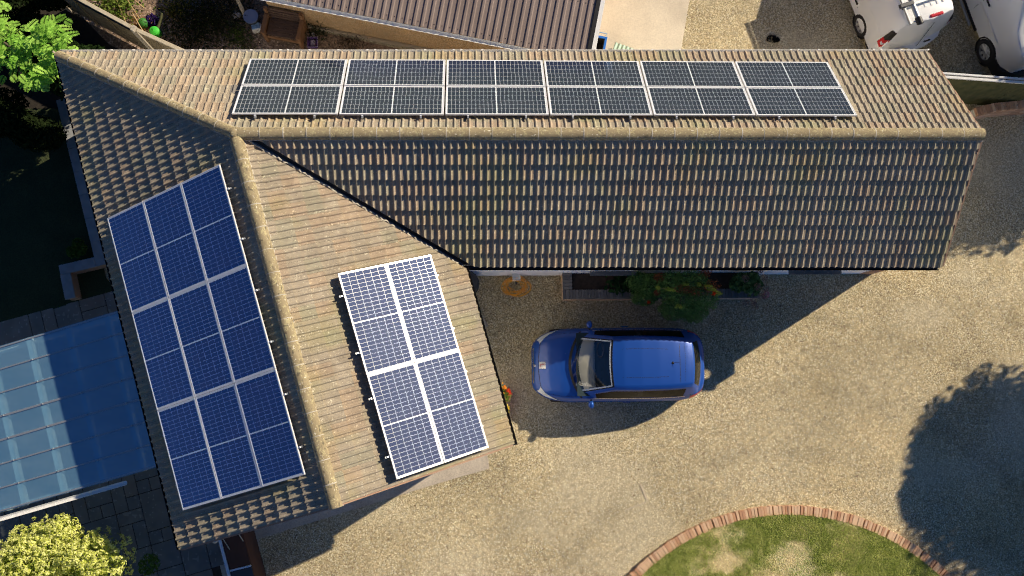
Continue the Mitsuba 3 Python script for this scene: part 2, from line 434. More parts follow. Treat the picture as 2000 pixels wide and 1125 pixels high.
def crown(rg, lob, n, size, aspect, c0, c1, shell=0.75, jitter=0.6):
    ps, ns = [], []
    per = n // len(lob)
    for c, r in lob:
        d = rg.normal(0, 1, (per, 3)); d /= np.linalg.norm(d, axis=1, keepdims=True)
        s = shell + (1 - shell) * rg.uniform(0, 1, (per, 1)) ** 0.6
        s *= 0.85 + 0.3 * meshkit.noise(d * 2.3 + c * 3)[:, None]
        ps.append(c + d * r * s); ns.append(d)
    return leaves(rg, np.vstack(ps), np.vstack(ns), size, aspect, c0, c1, jitter)


def trunk(base, top, r0, r1, n=6, wob=0.08, rg=rng):
    t = np.linspace(0, 1, n)[:, None]
    p = lerp(np.asarray(base, float), np.asarray(top, float), t) + rg.normal(0, wob, (n, 3)) * np.sin(t * np.pi)
    return tube(p, np.linspace(r0, r1, n), 8)


def frond(rg, base, direction, length, leaflet, c0, c1, droop=0.35, pairs=9):
    """a pinnate leaf: pairs of leaflets along a drooping rib"""
    d = np.asarray(direction, float); d /= np.linalg.norm(d)
    side = np.cross(d, [0, 0, 1.0]); side /= np.linalg.norm(side) + 1e-9
    up = np.cross(side, d)
    vs, fs, cs = [], [], []
    col = lerp(c0, c1, rg.uniform()) * rg.uniform(0.85, 1.2)
    for k in range(pairs):
        t = (k + 1.2) / (pairs + 0.6)
        p = np.asarray(base) + d * length * t + np.array([0, 0, -droop * length * t * t])
        ll = leaflet * (0.6 + 0.9 * math.sin(math.pi * min(1, 0.25 + 0.7 * t)))
        for s in (-1, 1):
            a = side * s * 0.92 + d * 0.38 + np.array([0, 0, rg.normal(0, 0.12) - 0.1]); a /= np.linalg.norm(a)
            b = np.cross(up, a); b /= np.linalg.norm(b)
            w = ll * 0.21
            o = len(vs)
            vs += [p, p + a * ll * 0.5 + b * w + up * 0.004, p + a * ll, p + a * ll * 0.5 - b * w + up * 0.004]
            fs += [[o, o + 1, o + 2], [o, o + 2, o + 3]]
            cs += [np.clip(col * rg.uniform(0.85, 1.15), 0, 1)] * 4
    return trimesh.Trimesh(np.array(vs), fs, process=False), np.array(cs)

# ---------------------------------------------------------------- ground
GZ = -1.05
struct('ground', 'pale golden gravel drive and yard around the house', flat(sbox(-150, -150, 150, 150), GZ), 'gravel')

# ---------------------------------------------------------------- bungalow
ZR = 4.132
J = np.array([-4.66, 5.20, ZR])          # where ridge, hip and valley meet
HIP = np.array([-9.04, 7.52, 2.21])      # low end of the hip
VAL = np.array([-0.27, 2.84, 2.25])      # low end of the valley
RE = np.array([10.46, 5.21, ZR])         # east end of main ridge
ZB = 4.09                                 # the wing's ridge is a little lower
RB = np.array([-2.60, -2.02, ZB])        # south end of the wing ridge
SLOPES = {
    'north': dict(E=((-9.19, 7.53, 2.255), (10.47, 7.66, 2.255)), R=((-9.19, 5.20, ZR), (10.47, 5.21, ZR))),
    'south': dict(E=((-5.22, 2.87, 2.255), (10.45, 2.78, 2.255)), R=((-5.22, 5.20, ZR), (10.46, 5.21, ZR))),
    'west': dict(E=((-6.02, -3.06, 2.2), (-9.04, 7.52, 2.2)), R=((-2.60, -2.02, ZB), (-5.66, 8.54, ZB))),
    'east': dict(E=((0.83, -1.02, 2.33), (-1.22, 6.70, 2.33)), R=((-2.60, -2.02, ZB), (-4.82, 5.68, ZB))),
}


def vclip(p, q, keep, off):
    """vertical plane through p,q: (origin, normal) keeping the side of the point keep, moved off metres into it"""
    p, q, keep = (np.asarray(x, float)[:2] for x in (p, q, keep))
    d = (q - p) / np.linalg.norm(q - p)
    n = np.array([-d[1], d[0]])
    if (keep - p) @ n < 0:
        n = -n
    return np.array([*(p + n * off), 0.0]), np.array([n[0], n[1], 0.0])


SLOPES['north']['clip'] = [vclip(HIP, J, (0, 7), 0.0)]
SLOPES['west']['clip'] = [vclip(HIP, J, (-8, 0), 0.0)]
SLOPES['south']['clip'] = [vclip(J, VAL, (5, 4), 0.105)]
SLOPES['east']['clip'] = [vclip(J, VAL, (-1, 0), 0.02)]
# profile of one roll: trough, round roll with a steeper east side
_t = np.linspace(-1, 1, 9)
PROF_U = np.concatenate([[0.0], 0.5 + 0.205 * _t])
PROF_H = np.concatenate([[0.0], 0.034 * np.maximum(0, 1 - np.abs(_t) ** 1.9) ** 0.85])
GAUGE, STEP = 0.345, 0.048

bung = thing('bungalow', 'L-shaped white bungalow under brown rolled roof tiles carrying three solar arrays', 'house')


def slope_frame(s):
    E, R = np.array(s['E']), np.array(s['R'])
    U = np.linalg.norm(E[1] - E[0]); L = np.linalg.norm((R[0] + R[1] - E[0] - E[1]) / 2)
    u = (E[1] - E[0]) / U; v = R[0] - E[0]; n = np.cross(u, v); n /= np.linalg.norm(n)
    if n[2] < 0:
        n = -n
    return E, R, U, L, n


# deck under the tiles (felt), one part
decks = []
for nm, poly in (('north', [HIP, SLOPES['north']['E'][1], RE, J]), ('south', [VAL, SLOPES['south']['E'][1], RE, J]),
                 ('west', [HIP, SLOPES['west']['E'][0], RB, J]), ('east', [VAL, SLOPES['east']['E'][0], RB, J])):
    n = slope_frame(SLOPES[nm])[4]
    p = np.array([np.asarray(q, float) - n * 0.03 for q in poly])
    q = p - n * 0.05
    decks.append(trimesh.Trimesh(np.vstack([p, q]), [[0, 1, 2], [0, 2, 3], [4, 6, 5], [4, 7, 6]] + [[a, (a + 1) % 4, 4 + (a + 1) % 4] for a in range(4)] + [[a, 4 + (a + 1) % 4, 4 + a] for a in range(4)], process=False))
roof = put(bung, 'roof', cat(decks), 'felt', label='brown rolled tile roof with hip, valley and two ridges')

tiles = []
for nm, s in SLOPES.items():
    E, R, U, L, n = slope_frame(s)
    cols = int(round(U / 0.296)); w = U / cols
    flip = np.dot(np.cross(E[1] - E[0], R[0] - E[0]), n) < 0
    uu = np.concatenate([PROF_U * 0.5, 0.5 + PROF_U * 0.5, [1.0]]); hh = np.concatenate([PROF_H, PROF_H, [0.0]])
    k = len(uu)
    rows = int(math.ceil((L + 0.035) / GAUGE))
    for r in range(rows):
        for c in range(cols):
            v0 = -0.035 + r * GAUGE
            v1 = min(v0 + GAUGE + 0.05, L - 0.01)
            if v1 - v0 < 0.06:
                continue
            jit = rng.normal(0, 0.0022); dv = rng.normal(0, 0.0035); tilt = rng.normal(0, 0.0016)
            def at(ui, vi, h):
                t = (c * w + ui * (w - 0.003)) / U
                return lerp(lerp(E[0], E[1], t), lerp(R[0], R[1], t), (vi + dv) / L) + n * h
            lo = np.array([at(a, v0, b + STEP + jit + tilt * a) for a, b in zip(uu, hh)])
            hi = np.array([at(a, v1, b + STEP * (1 - (v1 - v0) / GAUGE) + jit * 0.3) for a, b in zip(uu, hh)])
            bt = np.array([at(a, v0, b - 0.004 if r else min(b, 0.012) - 0.012) for a, b in zip(uu, hh)])
            V = np.vstack([lo, hi, lo, bt])
            i = np.arange(k - 1)
            F = np.vstack([np.c_[i, i + 1, i + 1 + k], np.c_[i, i + 1 + k, i + k], np.c_[2 * k + i, 3 * k + i + 1, 2 * k + i + 1], np.c_[2 * k + i, 3 * k + i, 3 * k + i + 1]])
            if flip:
                F = F[:, ::-1]
            m = trimesh.Trimesh(V, F, process=False)
            ok = True
            for o, nn in s['clip']:
                d = (m.vertices - o) @ nn
                if (d < 0).all():
                    ok = False; break
                if (d < 0).any():
                    m = trimesh.intersections.slice_mesh_plane(m, nn, o)
                    if len(m.faces) == 0:
                        ok = False; break
            if not ok:
                continue
            cen = m.vertices.mean(0)
            view = CAM - cen; dist = np.linalg.norm(view)
            tiles.append((m.area * max(0, (n @ view) / dist) / dist ** 2, m, nm, r, c))
tiles.sort(key=lambda t: -t[0])
TB = ['tile', 'tile', 'tile_green', 'tile_red']
rest = {}
for q, (a, m, nm, r, c) in enumerate(tiles):
    b = TB[int(rng.integers(0, 4))]
    if nm == 'north' and r == 4 and c in (14, 15):
        put(roof, 'tile', m, 'tile_new', smooth=40, label='two-tone replacement roof tile, greyer than its neighbours, left of the solar panels'); continue
    if q < 297:
        put(roof, 'tile', m, b, smooth=40)
    else:
        rest.setdefault(b, []).append(m)
for b, ms in rest.items():
    put(roof, 'tile_field', cat(ms), b, smooth=40, kind='stuff')


# ridge and hip tiles
def half_round(r, length, r2=None):
    an = np.linspace(-1.75, 1.75, 13)
    prof = np.array([(math.sin(a), math.cos(a)) for a in an])
    r2 = r2 or r
    n = len(prof)
    V = np.vstack([np.c_[np.zeros(n), prof * r], np.c_[np.full(n, length), prof * r2]])
    i = np.arange(n - 1)
    F = np.vstack([np.c_[i, i + 1, n + i + 1], np.c_[i, n + i + 1, n + i]])
    V = np.vstack([V, V[:n], V[n:]])
    f1 = np.array([[2 * n, 2 * n + a + 1, 2 * n + a] for a in range(1, n - 1)]); f2 = f1[:, ::-1] + n
    m = trimesh.Trimesh(V, np.vstack([F, f1, f2]), process=False)
    if m.face_normals[6, 2] < 0:
        m.invert()
    return m


mort = []
for name, a, b, rad in (('ridge_tile', J + [0.05, 0, 0.0], RE + [0.03, 0, 0], 0.128), ('ridge_tile', J + [0.03, -0.10, -0.02], RB + np.array([0.27, -0.96, 0]) * 0.05, 0.132), ('hip_tile', HIP + [0.02, -0.01, 0.065], J + [0, 0, 0.015], 0.118)):
    a, b = np.asarray(a, float), np.asarray(b, float)
    Ln = np.linalg.norm(b - a); d = (b - a) / Ln
    n = int(round(Ln / 0.452)); st = Ln / n
    for i in range(n):
        m = half_round(rad + rng.normal(0, 0.0015), st - 0.006)
        m.apply_transform(frame(a + d * i * st + [0, 0, rng.normal(0, 0.002) - 0.040], d + rng.normal(0, 0.004, 3), z=(0, 0, 1)))
        put(roof, name, m, 'ridge', smooth=50)
        if i:
            m = half_round(rad + 0.003, 0.012 + rng.uniform(0, 0.008))
            m.apply_transform(frame(a + d * (i * st - 0.009) + [0, 0, -0.040], d, z=(0, 0, 1)))
            mort.append(m)
    side = np.cross(d, [0, 0, 1.0]); side /= np.linalg.norm(side)
    tt = np.linspace(0, Ln, int(Ln / 0.06))[:, None]
    for s in (-1, 1):
        p = a + d * tt + side * s * (rad + 0.002) + [0, 0, -0.062]
        p = p + side * rng.normal(0, 0.005, (len(tt), 1)) + np.array([0, 0, 1.0]) * rng.normal(0, 0.006, (len(tt), 1))
        mort.append(tube(p, 0.010 + 0.005 * rng.uniform(0, 1, len(tt)), 6))
put(roof, 'ridge_junction', trimesh.creation.icosphere(3, 0.135).apply_translation(J + [0, 0, -0.035]), 'ridge', smooth=True)
put(roof, 'ridge_mortar', cat(mort), 'mortar', smooth=50, kind='stuff', label='pale lichen-specked mortar bedding along ridge and hip tiles')
# valley: dark lead trough, upstand, and a ragged pale mortar fillet on its sunny side
d = (VAL - J); Lv = np.linalg.norm(d); d /= Lv
vs = np.cross(d, [0, 0, 1.0]); vs /= np.linalg.norm(vs)
if vs @ np.array([1, 1, 0]) < 0:
    vs = -vs
tr = [bar(J + d * 0.15 + vs * 0.06 + [0, 0, -0.005], VAL + d * 0.06 + vs * 0.06 + [0, 0, -0.005], 0.17, 0.012)]
put(roof, 'valley_lining', cat(tr), 'lead')
tt = np.linspace(0.22, Lv - 0.04, 110)[:, None]
p = J + d * tt + vs * (0.008 + 0.016 * rng.uniform(-1, 1, (110, 1))) + [0, 0, 0.022]
put(roof, 'valley_mortar', tube(p, 0.017 + 0.009 * rng.uniform(0, 1, 110), 6), 'mortar', smooth=50, label='ragged white mortar line beside the dark valley')
# verges: undercloak strips under the sloping edges
for a, b in ((SLOPES['north']['E'][1], RE), (SLOPES['south']['E'][1], RE)):
    a, b = np.array(a), np.array(b)
    nm = 'verge_strip'
    put(roof, nm, cat([bar(lerp(a, b, i / 8 - 0.005) + [0.022, 0, 0.004], lerp(a, b, (i + 1) / 8 - 0.01) + [0.022, 0, -0.014], 0.03, 0.05, up=(0, 0, 1)) for i in range(8)]), 'verge')
for a, b in ((SLOPES['west']['E'][0], RB), (SLOPES['east']['E'][0], RB)):
    a, b = np.array(a), np.array(b)
    o = np.array([0.27, -0.96, 0]) * 0.018
    put(roof, 'verge_strip', bar(a + o + [0, 0, -0.02], b + o + [0, 0, -0.02], 0.03, 0.06), 'verge')


# gutters
def gutter(p, q, bs, r=0.052):
    p, q = np.asarray(p, float), np.asarray(q, float)
    an = np.linspace(math.pi, 2 * math.pi, 9)
    o = [(math.cos(a) * r, math.sin(a) * r) for a in an] + [(math.cos(a) * (r - 0.006), math.sin(a) * (r - 0.006)) for a in an[::-1]]
    m = trimesh.creation.extrude_polygon(Polygon(o), np.linalg.norm(q - p), engine='earcut')
    d = (q - p) / np.linalg.norm(q - p)
    mat = np.eye(4); y = np.array([0, 0, 1.0]); y -= d * d[2]; x = np.cross(y, d)
    mat[:3, 0], mat[:3, 1], mat[:3, 2], mat[:3, 3] = x, y, d, p
    m.apply_transform(mat)
    return m


g = put(bung, 'gutter', gutter((-9.0, 7.60, 2.235), (10.49, 7.735, 2.235), 'w'), 'white_plastic', label='pale gutter along the back eaves')
for i in range(31):
    x = -8.7 + i * 0.64
    y = 7.600 + (x + 9.0) / 19.45 * 0.13
    put(g, 'clip', cat([box(x - 0.022, x + 0.022, y + 0.035, y + 0.062, 2.175, 2.247)] + ([box(x + 0.15, x + 0.19, y + 0.035, y + 0.064, 2.175, 2.249)] if i % 3 == 1 else [])), 'white_plastic')
put(bung, 'gutter', gutter((10.41, 2.715, 2.21), (-0.20, 2.775, 2.21), 'b'), 'black_plastic', label='black gutter along the front eaves')
put(bung, 'gutter', gutter((-9.10, 7.50, 2.15), (-6.09, -3.08, 2.15), 'b'), 'black_plastic', label='black gutter on the garden side')
put(bung, 'gutter', gutter((0.895, -1.04, 2.285), (-0.125, 2.78, 2.285), 'b'), 'black_plastic', label='black gutter on the drive side of the wing')
put(bung, 'fascia', cat([bar((-0.25, 2.87, 2.10), (10.42, 2.81, 2.10), 0.02, 0.17), bar((0.76, -1.0, 2.17), (-0.24, 2.78, 2.17), 0.02, 0.17), bar((-8.95, 7.46, 2.06), (-5.97, -3.0, 2.06), 0.02, 0.17), bar((-8.9, 7.47, 2.10), (10.42, 7.57, 2.10), 0.02, 0.17)]), 'trim_black')
# walls
wall_main = Polygon([(-4.5, 3.04), (10.38, 3.04), (10.38, 7.40), (-8.70, 7.25), (-8.4, 6.3)])
wing = Polygon([(-8.74, 7.25), (-5.78, -2.86), (0.56, -0.95), (-0.45, 2.96), (-1.0, 6.5)])
foot = wall_main.union(wing)
put(bung, 'wall', prism(foot, GZ, 2.02), 'render_white', label='white rendered wall')
gab = Polygon([(3.06, 2.02), (7.36, 2.02), (5.20, 3.84)])
m = trimesh.creation.extrude_polygon(gab, 0.2, engine='earcut')
mat = np.array([[0, 0, 1, 10.175], [1, 0, 0, 0], [0, 1, 0, 0], [0, 0, 0, 1.0]])
put(bung, 'gable', moved(m, mat), 'render_white')
e_ = np.array([0.956, 0.292, 0])
gl = np.array([-5.78, -2.85, 0])
gab = Polygon([(0.1, 2.02), (6.5, 2.02), (3.36, 3.78)])
m = trimesh.creation.extrude_polygon(gab, 0.2, engine='earcut')
mat = np.eye(4); mat[:3, 0] = e_; mat[:3, 1] = [0, 0, 1]; mat[:3, 2] = np.cross(e_, [0, 0, 1]); mat[:3, 3] = gl + np.array([-0.292, 0.956, 0]) * 0.2
put(bung, 'gable', moved(m, mat), 'render_white')
for i in range(41):
    ln = 0.34 if i % 2 else 0.2
    put(bung, 'quoin_brick', box(10.388 - ln, 10.388, 3.022, 3.15, GZ + i * 0.0775 + 0.004, GZ + i * 0.0775 + 0.071, 0.004), ('brick_c', 'brick_a')[i % 2])
put(bung, 'eave_box', box(10.26, 10.44, 2.77, 3.035, 1.80, 2.19), 'render_white')
# front windows and door
def window(x0, x1, z0, z1, y):
    w = put(bung, 'window', cat([box(x0, x1, y - 0.03, y + 0.01, z0, z0 + 0.06), box(x0, x1, y - 0.03, y + 0.01, z1 - 0.06, z1), box(x0, x0 + 0.06, y - 0.03, y + 0.01, z0 + 0.06, z1 - 0.06), box(x1 - 0.06, x1, y - 0.03, y + 0.01, z0 + 0.06, z1 - 0.06), box((x0 + x1) / 2 - 0.03, (x0 + x1) / 2 + 0.03, y - 0.028, y + 0.01, z0 + 0.06, z1 - 0.06)]), 'white_plastic')
    put(w, 'pane', box(x0 + 0.05, x1 - 0.05, y - 0.012, y - 0.004, z0 + 0.05, z1 - 0.05), 'dark_glass')
    put(w, 'sill', box(x0 - 0.06, x1 + 0.06, y - 0.14, y - 0.031, z0 - 0.06, z0 - 0.002, 0.006), 'slab_2', label='grey sill under the window behind the planter')
window(2.95, 3.98, -0.05, 1.1, 3.037)
window(7.9, 9.1, -0.05, 1.1, 3.037)

# ---------------------------------------------------------------- solar panels
PL, PW, PG = 2.094, 1.038, 0.02
fw, th = 0.022, 0.035
frame_mesh = cat([box(0, PL, 0, fw, -th, 0, 0.002), box(0, PL, PW - fw, PW, -th, 0, 0.002), box(0, fw, fw, PW - fw, -th, 0, 0.002), box(PL - fw, PL, fw, PW - fw, -th, 0, 0.002)])
sheet_mesh = box(fw - 0.002, PL - fw + 0.002, fw - 0.002, PW - fw + 0.002, -0.012, -0.0045)
cells = []
cw, ch_ = (PL - 2 * fw - 0.062) / 24, (PW - 2 * fw - 0.026) / 6
for i in range(24):
    for j in range(6):
        x0 = fw + 0.018 + i * cw + (0.020 if i >= 12 else 0); y0 = fw + 0.013 + j * ch_
        cells.append(((x0 + 0.0032, y0 + 0.0040), (x0 + cw - 0.0032, y0 + ch_ - 0.0040)))
V, F = [], []
for (x0, y0), (x1, y1) in cells:
    o = len(V)
    V += [(x0, y0, -0.0022), (x1, y0, -0.0022), (x1, y1, -0.0022), (x0, y1, -0.0022)]
    F += [(o, o + 1, o + 2), (o, o + 2, o + 3)]
cell_mesh = trimesh.Trimesh(V, F, process=False)
FR, SH, CE = mikit.ply(frame_mesh, 'mat_alu'), mikit.ply(sheet_mesh, 'mat_backsheet'), mikit.ply(cell_mesh, 'mat_cell')
rail_len = {}


def panel(o, ex, ey, label, group):
    t = thing('solar_panel', label, 'solar panel', group)
    mat = frame(np.asarray(o, float) + rng.normal(0, 0.0012, 3), np.asarray(ex, float) + rng.normal(0, 0.0006, 3), y=np.asarray(ey, float) + rng.normal(0, 0.0006, 3))
    tw = T(mat.tolist())
    scene[t + '__frame'] = {**FR, 'to_world': tw}
    scene[t + '__backsheet'] = {**SH, 'to_world': tw}
    scene[t + '__cell_grid'] = {**CE, 'to_world': tw}
    labels[t + '__cell_grid'] = {'kind': 'stuff'}


def rail(a, b, n, up_end, label, group):
    """rail from a to b just under the panels; hooks show at the uphill end"""
    t = thing('mounting_rail', label, 'rail', group)
    a, b, n = (np.asarray(x, float) for x in (a, b, n))
    d = (b - a) / np.linalg.norm(b - a)
    put(t, 'rail', bar(a - n * 0.057, b - n * 0.057, 0.035, 0.038, up=n), 'galv')
    for e, s in ((b, -1), (a, 1)):
        put(t, 'end_clamp', cat([bar(e - n * 0.03 + d * s * 0.03, e - n * 0.03 + d * s * 0.06, 0.035, 0.04, up=n), bar(e - n * 0.078 + d * s * 0.005, e - n * 0.10 + d * s * 0.04, 0.025, 0.016, up=n)]), 'alu')


ORD = ['first', 'second', 'third', 'fourth', 'fifth', 'sixth']
# back slope: six columns, two rows, landscape
a0, ex = np.array([-4.767, 7.302, 2.669]), np.array([1.0, 0, 0])
ey = np.array([0, -0.7867, 0.6173]); nn = np.array([0, 0.6173, 0.7867])
for i in range(6):
    for j in range(2):
        o = a0 + ex * i * (PL + 0.030) + ey * j * (PW + 0.024)
        panel(o + ey * PW, ex, -ey, 'black gridded panel, %s from left, %s row of the long back array' % (ORD[i], ('gutter-side', 'ridge-side')[j]), 'panels of the long array on the back slope')
    for q, f in enumerate((0.22, 0.78)):
        s = a0 + ex * (i * (PL + 0.030) + f * PL)
        rail(s - ey * 0.06, s + ey * (2 * PW + PG + 0.085), nn, 1, 'silver rail under the %s half of the %s column in the long back array' % (('left', 'right')[q], ORD[i]), 'rails under the back-slope array')
# garden slope (west): three columns, three rows, portrait
o0 = np.array([-7.669, 3.807, 2.618]); eu = np.array([2.711, 0.795, 1.403]); eu /= np.linalg.norm(eu)
ed = np.array([1.780, -6.067, 0.0]); ed /= np.linalg.norm(ed); nw = np.cross(ed, eu)
if nw[2] < 0: nw = -nw
for j in range(3):
    for i in range(3):
        o = o0 + ed * j * (PL + 0.007) + eu * i * (PW + 0.013)
        panel(o, ed, eu, 'deep blue panel in the %s row, %s column of the shaded nine-panel array' % (('top', 'middle', 'bottom')[j], ('gutter-side', 'middle', 'ridge-side')[i]), 'panels of the nine-panel array on the garden slope')
    for q, f in enumerate((0.25, 0.75)):
        s = o0 + ed * (j * (PL + 0.007) + f * PL)
        rail(s - eu * 0.055, s + eu * (3 * PW + 0.026 + 0.085), nw, 1, 'silver rail under the %s half of the %s row of the nine-panel array' % (('upper', 'lower')[q], ('top', 'middle', 'bottom')[j]), 'rails under the nine-panel array')
# drive slope (east): two columns, two rows
o0 = np.array([-2.656, 2.447, 3.784]); eu = np.array([1.802, 0.528, -0.933]); eu /= np.linalg.norm(eu)
ed = np.array([1.185, -4.038, 0.0]); ed /= np.linalg.norm(ed); ne = np.cross(eu, ed)
if ne[2] < 0: ne = -ne
for j in range(2):
    for i in range(2):
        o = o0 + ed * j * (PL + 0.007) + eu * i * (PW + 0.013)
        panel(o, ed, eu, 'pale grey glaring panel, %s %s of the four on the sunny wing slope' % (('upper', 'lower')[j], ('left', 'right')[i]), 'panels of the four-panel array on the wing')
    for q, f in enumerate((0.22, 0.78)):
        s = o0 + ed * (j * (PL + 0.007) + f * PL)
        rail(s - eu * 0.085, s + eu * (2 * PW + 0.013 + 0.05), ne, 0, 'silver rail under the %s part of the %s pair of the four-panel array' % (('upper', 'lower')[q], ('upper', 'lower')[j]), 'rails under the four-panel array')

# ================================================================ everything that stands on the ground
ZOFF = GZ
k_ = np.array([0.269, -0.963, 0]); e_ = np.array([0.963, 0.269, 0])   # along and across the wing

# concrete strip along the wing's gable, yard slab
struct('path', 'pale concrete strip along the foot of the wing gable', prism([(0.40, -1.76), (0.33, -1.32), (0.70, -0.9), (-0.2, -0.6), (-5.9, -2.3), (-6.3, -3.0), (-5.6, -5.6), (-4.72, -5.5), (-5.05, -4.1), (-5.14, -3.33), (-0.93, -2.12)], -0.05, 0.018), 'apron_concrete')
struct('concrete_yard', 'sunlit cream concrete pad beside the outbuilding', prism([(5.36, 8.2), (5.80, 10.4), (6.3, 13.0), (2.2, 13.0), (2.6, 7.9)], -0.05, 0.02), 'concrete')

# back yard soil
struct('soil', 'brown weedy soil in the yard behind the house', flat([(-9.2, 9.0), (-6.7, 7.7), (-1.0, 7.7), (0.6, 8.4), (-4.0, 9.4), (-5.5, 14.0), (-14.0, 14.0)], 0.006), 'soil')
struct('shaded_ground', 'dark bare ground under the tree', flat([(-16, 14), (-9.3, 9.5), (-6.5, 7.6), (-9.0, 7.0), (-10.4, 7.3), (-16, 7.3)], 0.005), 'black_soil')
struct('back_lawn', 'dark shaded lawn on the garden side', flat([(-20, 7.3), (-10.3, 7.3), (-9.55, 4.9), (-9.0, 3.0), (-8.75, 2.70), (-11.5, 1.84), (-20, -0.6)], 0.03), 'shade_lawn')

# patio of square and oblong slabs
pat = numbered('patio')
scene[pat] = mikit.ply(zo(flat([(-8.6, 3.9), (-8.45, 2.6), (-12.5, 1.5), (-12.5, -6.5), (-5.4, -6.5), (-5.8, -2.7), (-7.2, 2.5)], -0.012 + 0.02)), 'mat_dark_soil')
labels[pat] = {'label': 'shaded patio of grey stone slabs', 'category': 'patio', 'kind': 'structure'}
O = np.array([-8.75, 2.70, 0])
grid = np.zeros((24, 46), bool)
gs = 0.31
region = Polygon([(-8.3, 3.45), (-8.75, 2.70), (-12.3, 1.62), (-12.3, -6.3), (-5.45, -6.3), (-5.82, -2.9), (-7.35, 2.6), (-7.6, 3.6)]).buffer(0.14)
rs = random.Random(4)
slabs_n = 0
for j in range(-3, 30):
    for i in range(-13, 11):
        if grid[i + 13, j + 3]:
            continue
        opts = [(2, 2), (2, 2), (3, 2), (2, 1), (1, 2), (1, 1), (2, 3)]
        rs.shuffle(opts)
        for a, b in opts + [(1, 1)]:
            if i + 13 + a <= 24 and j + 3 + b <= 46 and not (j < 0 < j + b) and not grid[i + 13:i + 13 + a, j + 3:j + 3 + b].any():
                break
        grid[i + 13:i + 13 + a, j + 3:j + 3 + b] = True
        c = O + e_ * (i + a / 2) * gs + k_ * (j + b / 2) * gs
        if not all(region.contains(Point(*(c + e_ * a * gs * sx + k_ * b * gs * sy)[:2])) for sx in (-.46, .46) for sy in (-.46, .46)):
            continue
        h = 0.03 + rs.uniform(-0.004, 0.004)
        m = box(-a * gs / 2 + 0.008, a * gs / 2 - 0.008, -b * gs / 2 + 0.008, b * gs / 2 - 0.008, -0.03, h, 0.006)
        m.apply_transform(frame(c, e_ + np.array([0, 0, rs.uniform(-0.004, 0.004)]), z=(rs.uniform(-.004, .004), 0, 1)))
        put(pat, 'slab', m, 'slab_%d' % rs.randrange(3))
        slabs_n += 1

# low garden wall with grey coping stones (runs beside the wing, then steps round the lawn corner)
gw = thing('garden_wall', 'low garden wall with blue-grey coping between dark lawn and bungalow', 'wall')
pts = [np.array(p) for p in ((-10.08, 7.28, 0), (-9.80, 6.28, 0), (-8.985, 3.36, 0), (-9.83, 3.16, 0), (-9.68, 2.55, 0))]
for a, b in zip(pts[:-1], pts[1:]):
    d = (b - a) / np.linalg.norm(b - a)
    a2, b2 = a - d * 0.115, b + d * 0.115
    put(gw, 'wall_core', bar(a2 + d * 0.02 + [0, 0, 0.20], b2 - d * 0.02 + [0, 0, 0.20], 0.20, 0.42), 'brick_c')
    n = max(1, int(round(np.linalg.norm(b2 - a2 - d * 0.23) / 0.6)))
    for i in range(n):
        s0, s1 = lerp(a + d * 0.125, b + d * 0.115, i / n), lerp(a + d * 0.125, b + d * 0.115, (i + 1) / n)
        m = box(0, np.linalg.norm(s1 - s0) - 0.004, -0.12, 0.12, 0.41, 0.465, 0.006)
        put(gw, 'coping_stone', moved(m, frame(s0, d)), 'coping_grey')
    if a is pts[0]:
        put(gw, 'coping_stone', moved(box(-0.125, 0.12, -0.12, 0.12, 0.41, 0.465, 0.006), frame(a, d)), 'coping_grey')

# ---------------------------------------------------------------- planter and its plants
pl = thing('planter', 'raised brick planter with grey coping along the white front wall', 'planter')
px0, px1, py0, py1 = 2.235, 7.15, 2.345, 3.03
put(pl, 'planter_wall', cat([box(px0 + 0.015, px1 - 0.015, py0 + 0.015, py0 + 0.12, 0, 0.40), box(px0 + 0.015, px0 + 0.12, py0 + 0.121, py1, 0, 0.40), box(px1 - 0.12, px1 - 0.015, py0 + 0.121, py1, 0, 0.40)]), 'brick_b')
put(pl, 'planter_soil', moved(box(px0 + 0.1, px1 - 0.1, py0 + 0.1, py1, 0.05, 0.385), np.eye(4)), 'dark_soil', label='dark soil inside the planter')
n = int((px1 - px0) / 0.078)
for i in range(n):
    x = px0 + i * (px1 - px0) / n
    put(pl, 'coping_brick', box(x + 0.004, x + (px1 - px0) / n - 0.004, py0, py0 + 0.235, 0.402, 0.467 + rng.normal(0, 0.0015), 0.004), ('grey_brick_a', 'grey_brick_b')[int(rng.integers(0, 2))])
for i in range(5):
    y = py0 + 0.24 + i * 0.085
    for x in (px0, px1 - 0.235):
        put(pl, 'coping_brick', box(x, x + 0.235, y + 0.004, y + 0.081, 0.402, 0.467 + rng.normal(0, 0.0015), 0.004), ('grey_brick_a', 'grey_brick_b')[int(rng.integers(0, 2))])


def plant(name, label, c, parts_, stems=None, group=None):
    t = thing(name, label, c, group)
    if stems is not None:
        put(t, 'stem', stems, 'bark', smooth=40)
    for nm, (m, col) in parts_:
        put(t, nm, m, 'leafcol', color=col)
    return t


def stems_of(rg, base, tops, r=0.008):
    return cat([trunk(base + np.array([rg.normal(0, 0.05), rg.normal(0, 0.04), 0]), t, r, r * 0.5, 5, 0.03, rg) for t in tops])


def spire(rg, base, top, n, size, c0, c1):
    """a leafy upright shoot"""
    t = rg.uniform(0, 1, n)[:, None]
    p = lerp(np.asarray(base, float), np.asarray(top, float), t)
    d = rg.normal(0, 1, (n, 3)); d[:, 2] = np.abs(d[:, 2]) * 0.5 + 0.2; d /= np.linalg.norm(d, axis=1, keepdims=True)
    return leaves(rg, p + d * size * 0.55 * (1.15 - t * 0.5), d * [0.5, 0.5, 1] + [0, 0, 0.7], size, 0.45, c0, c1, 0.3)


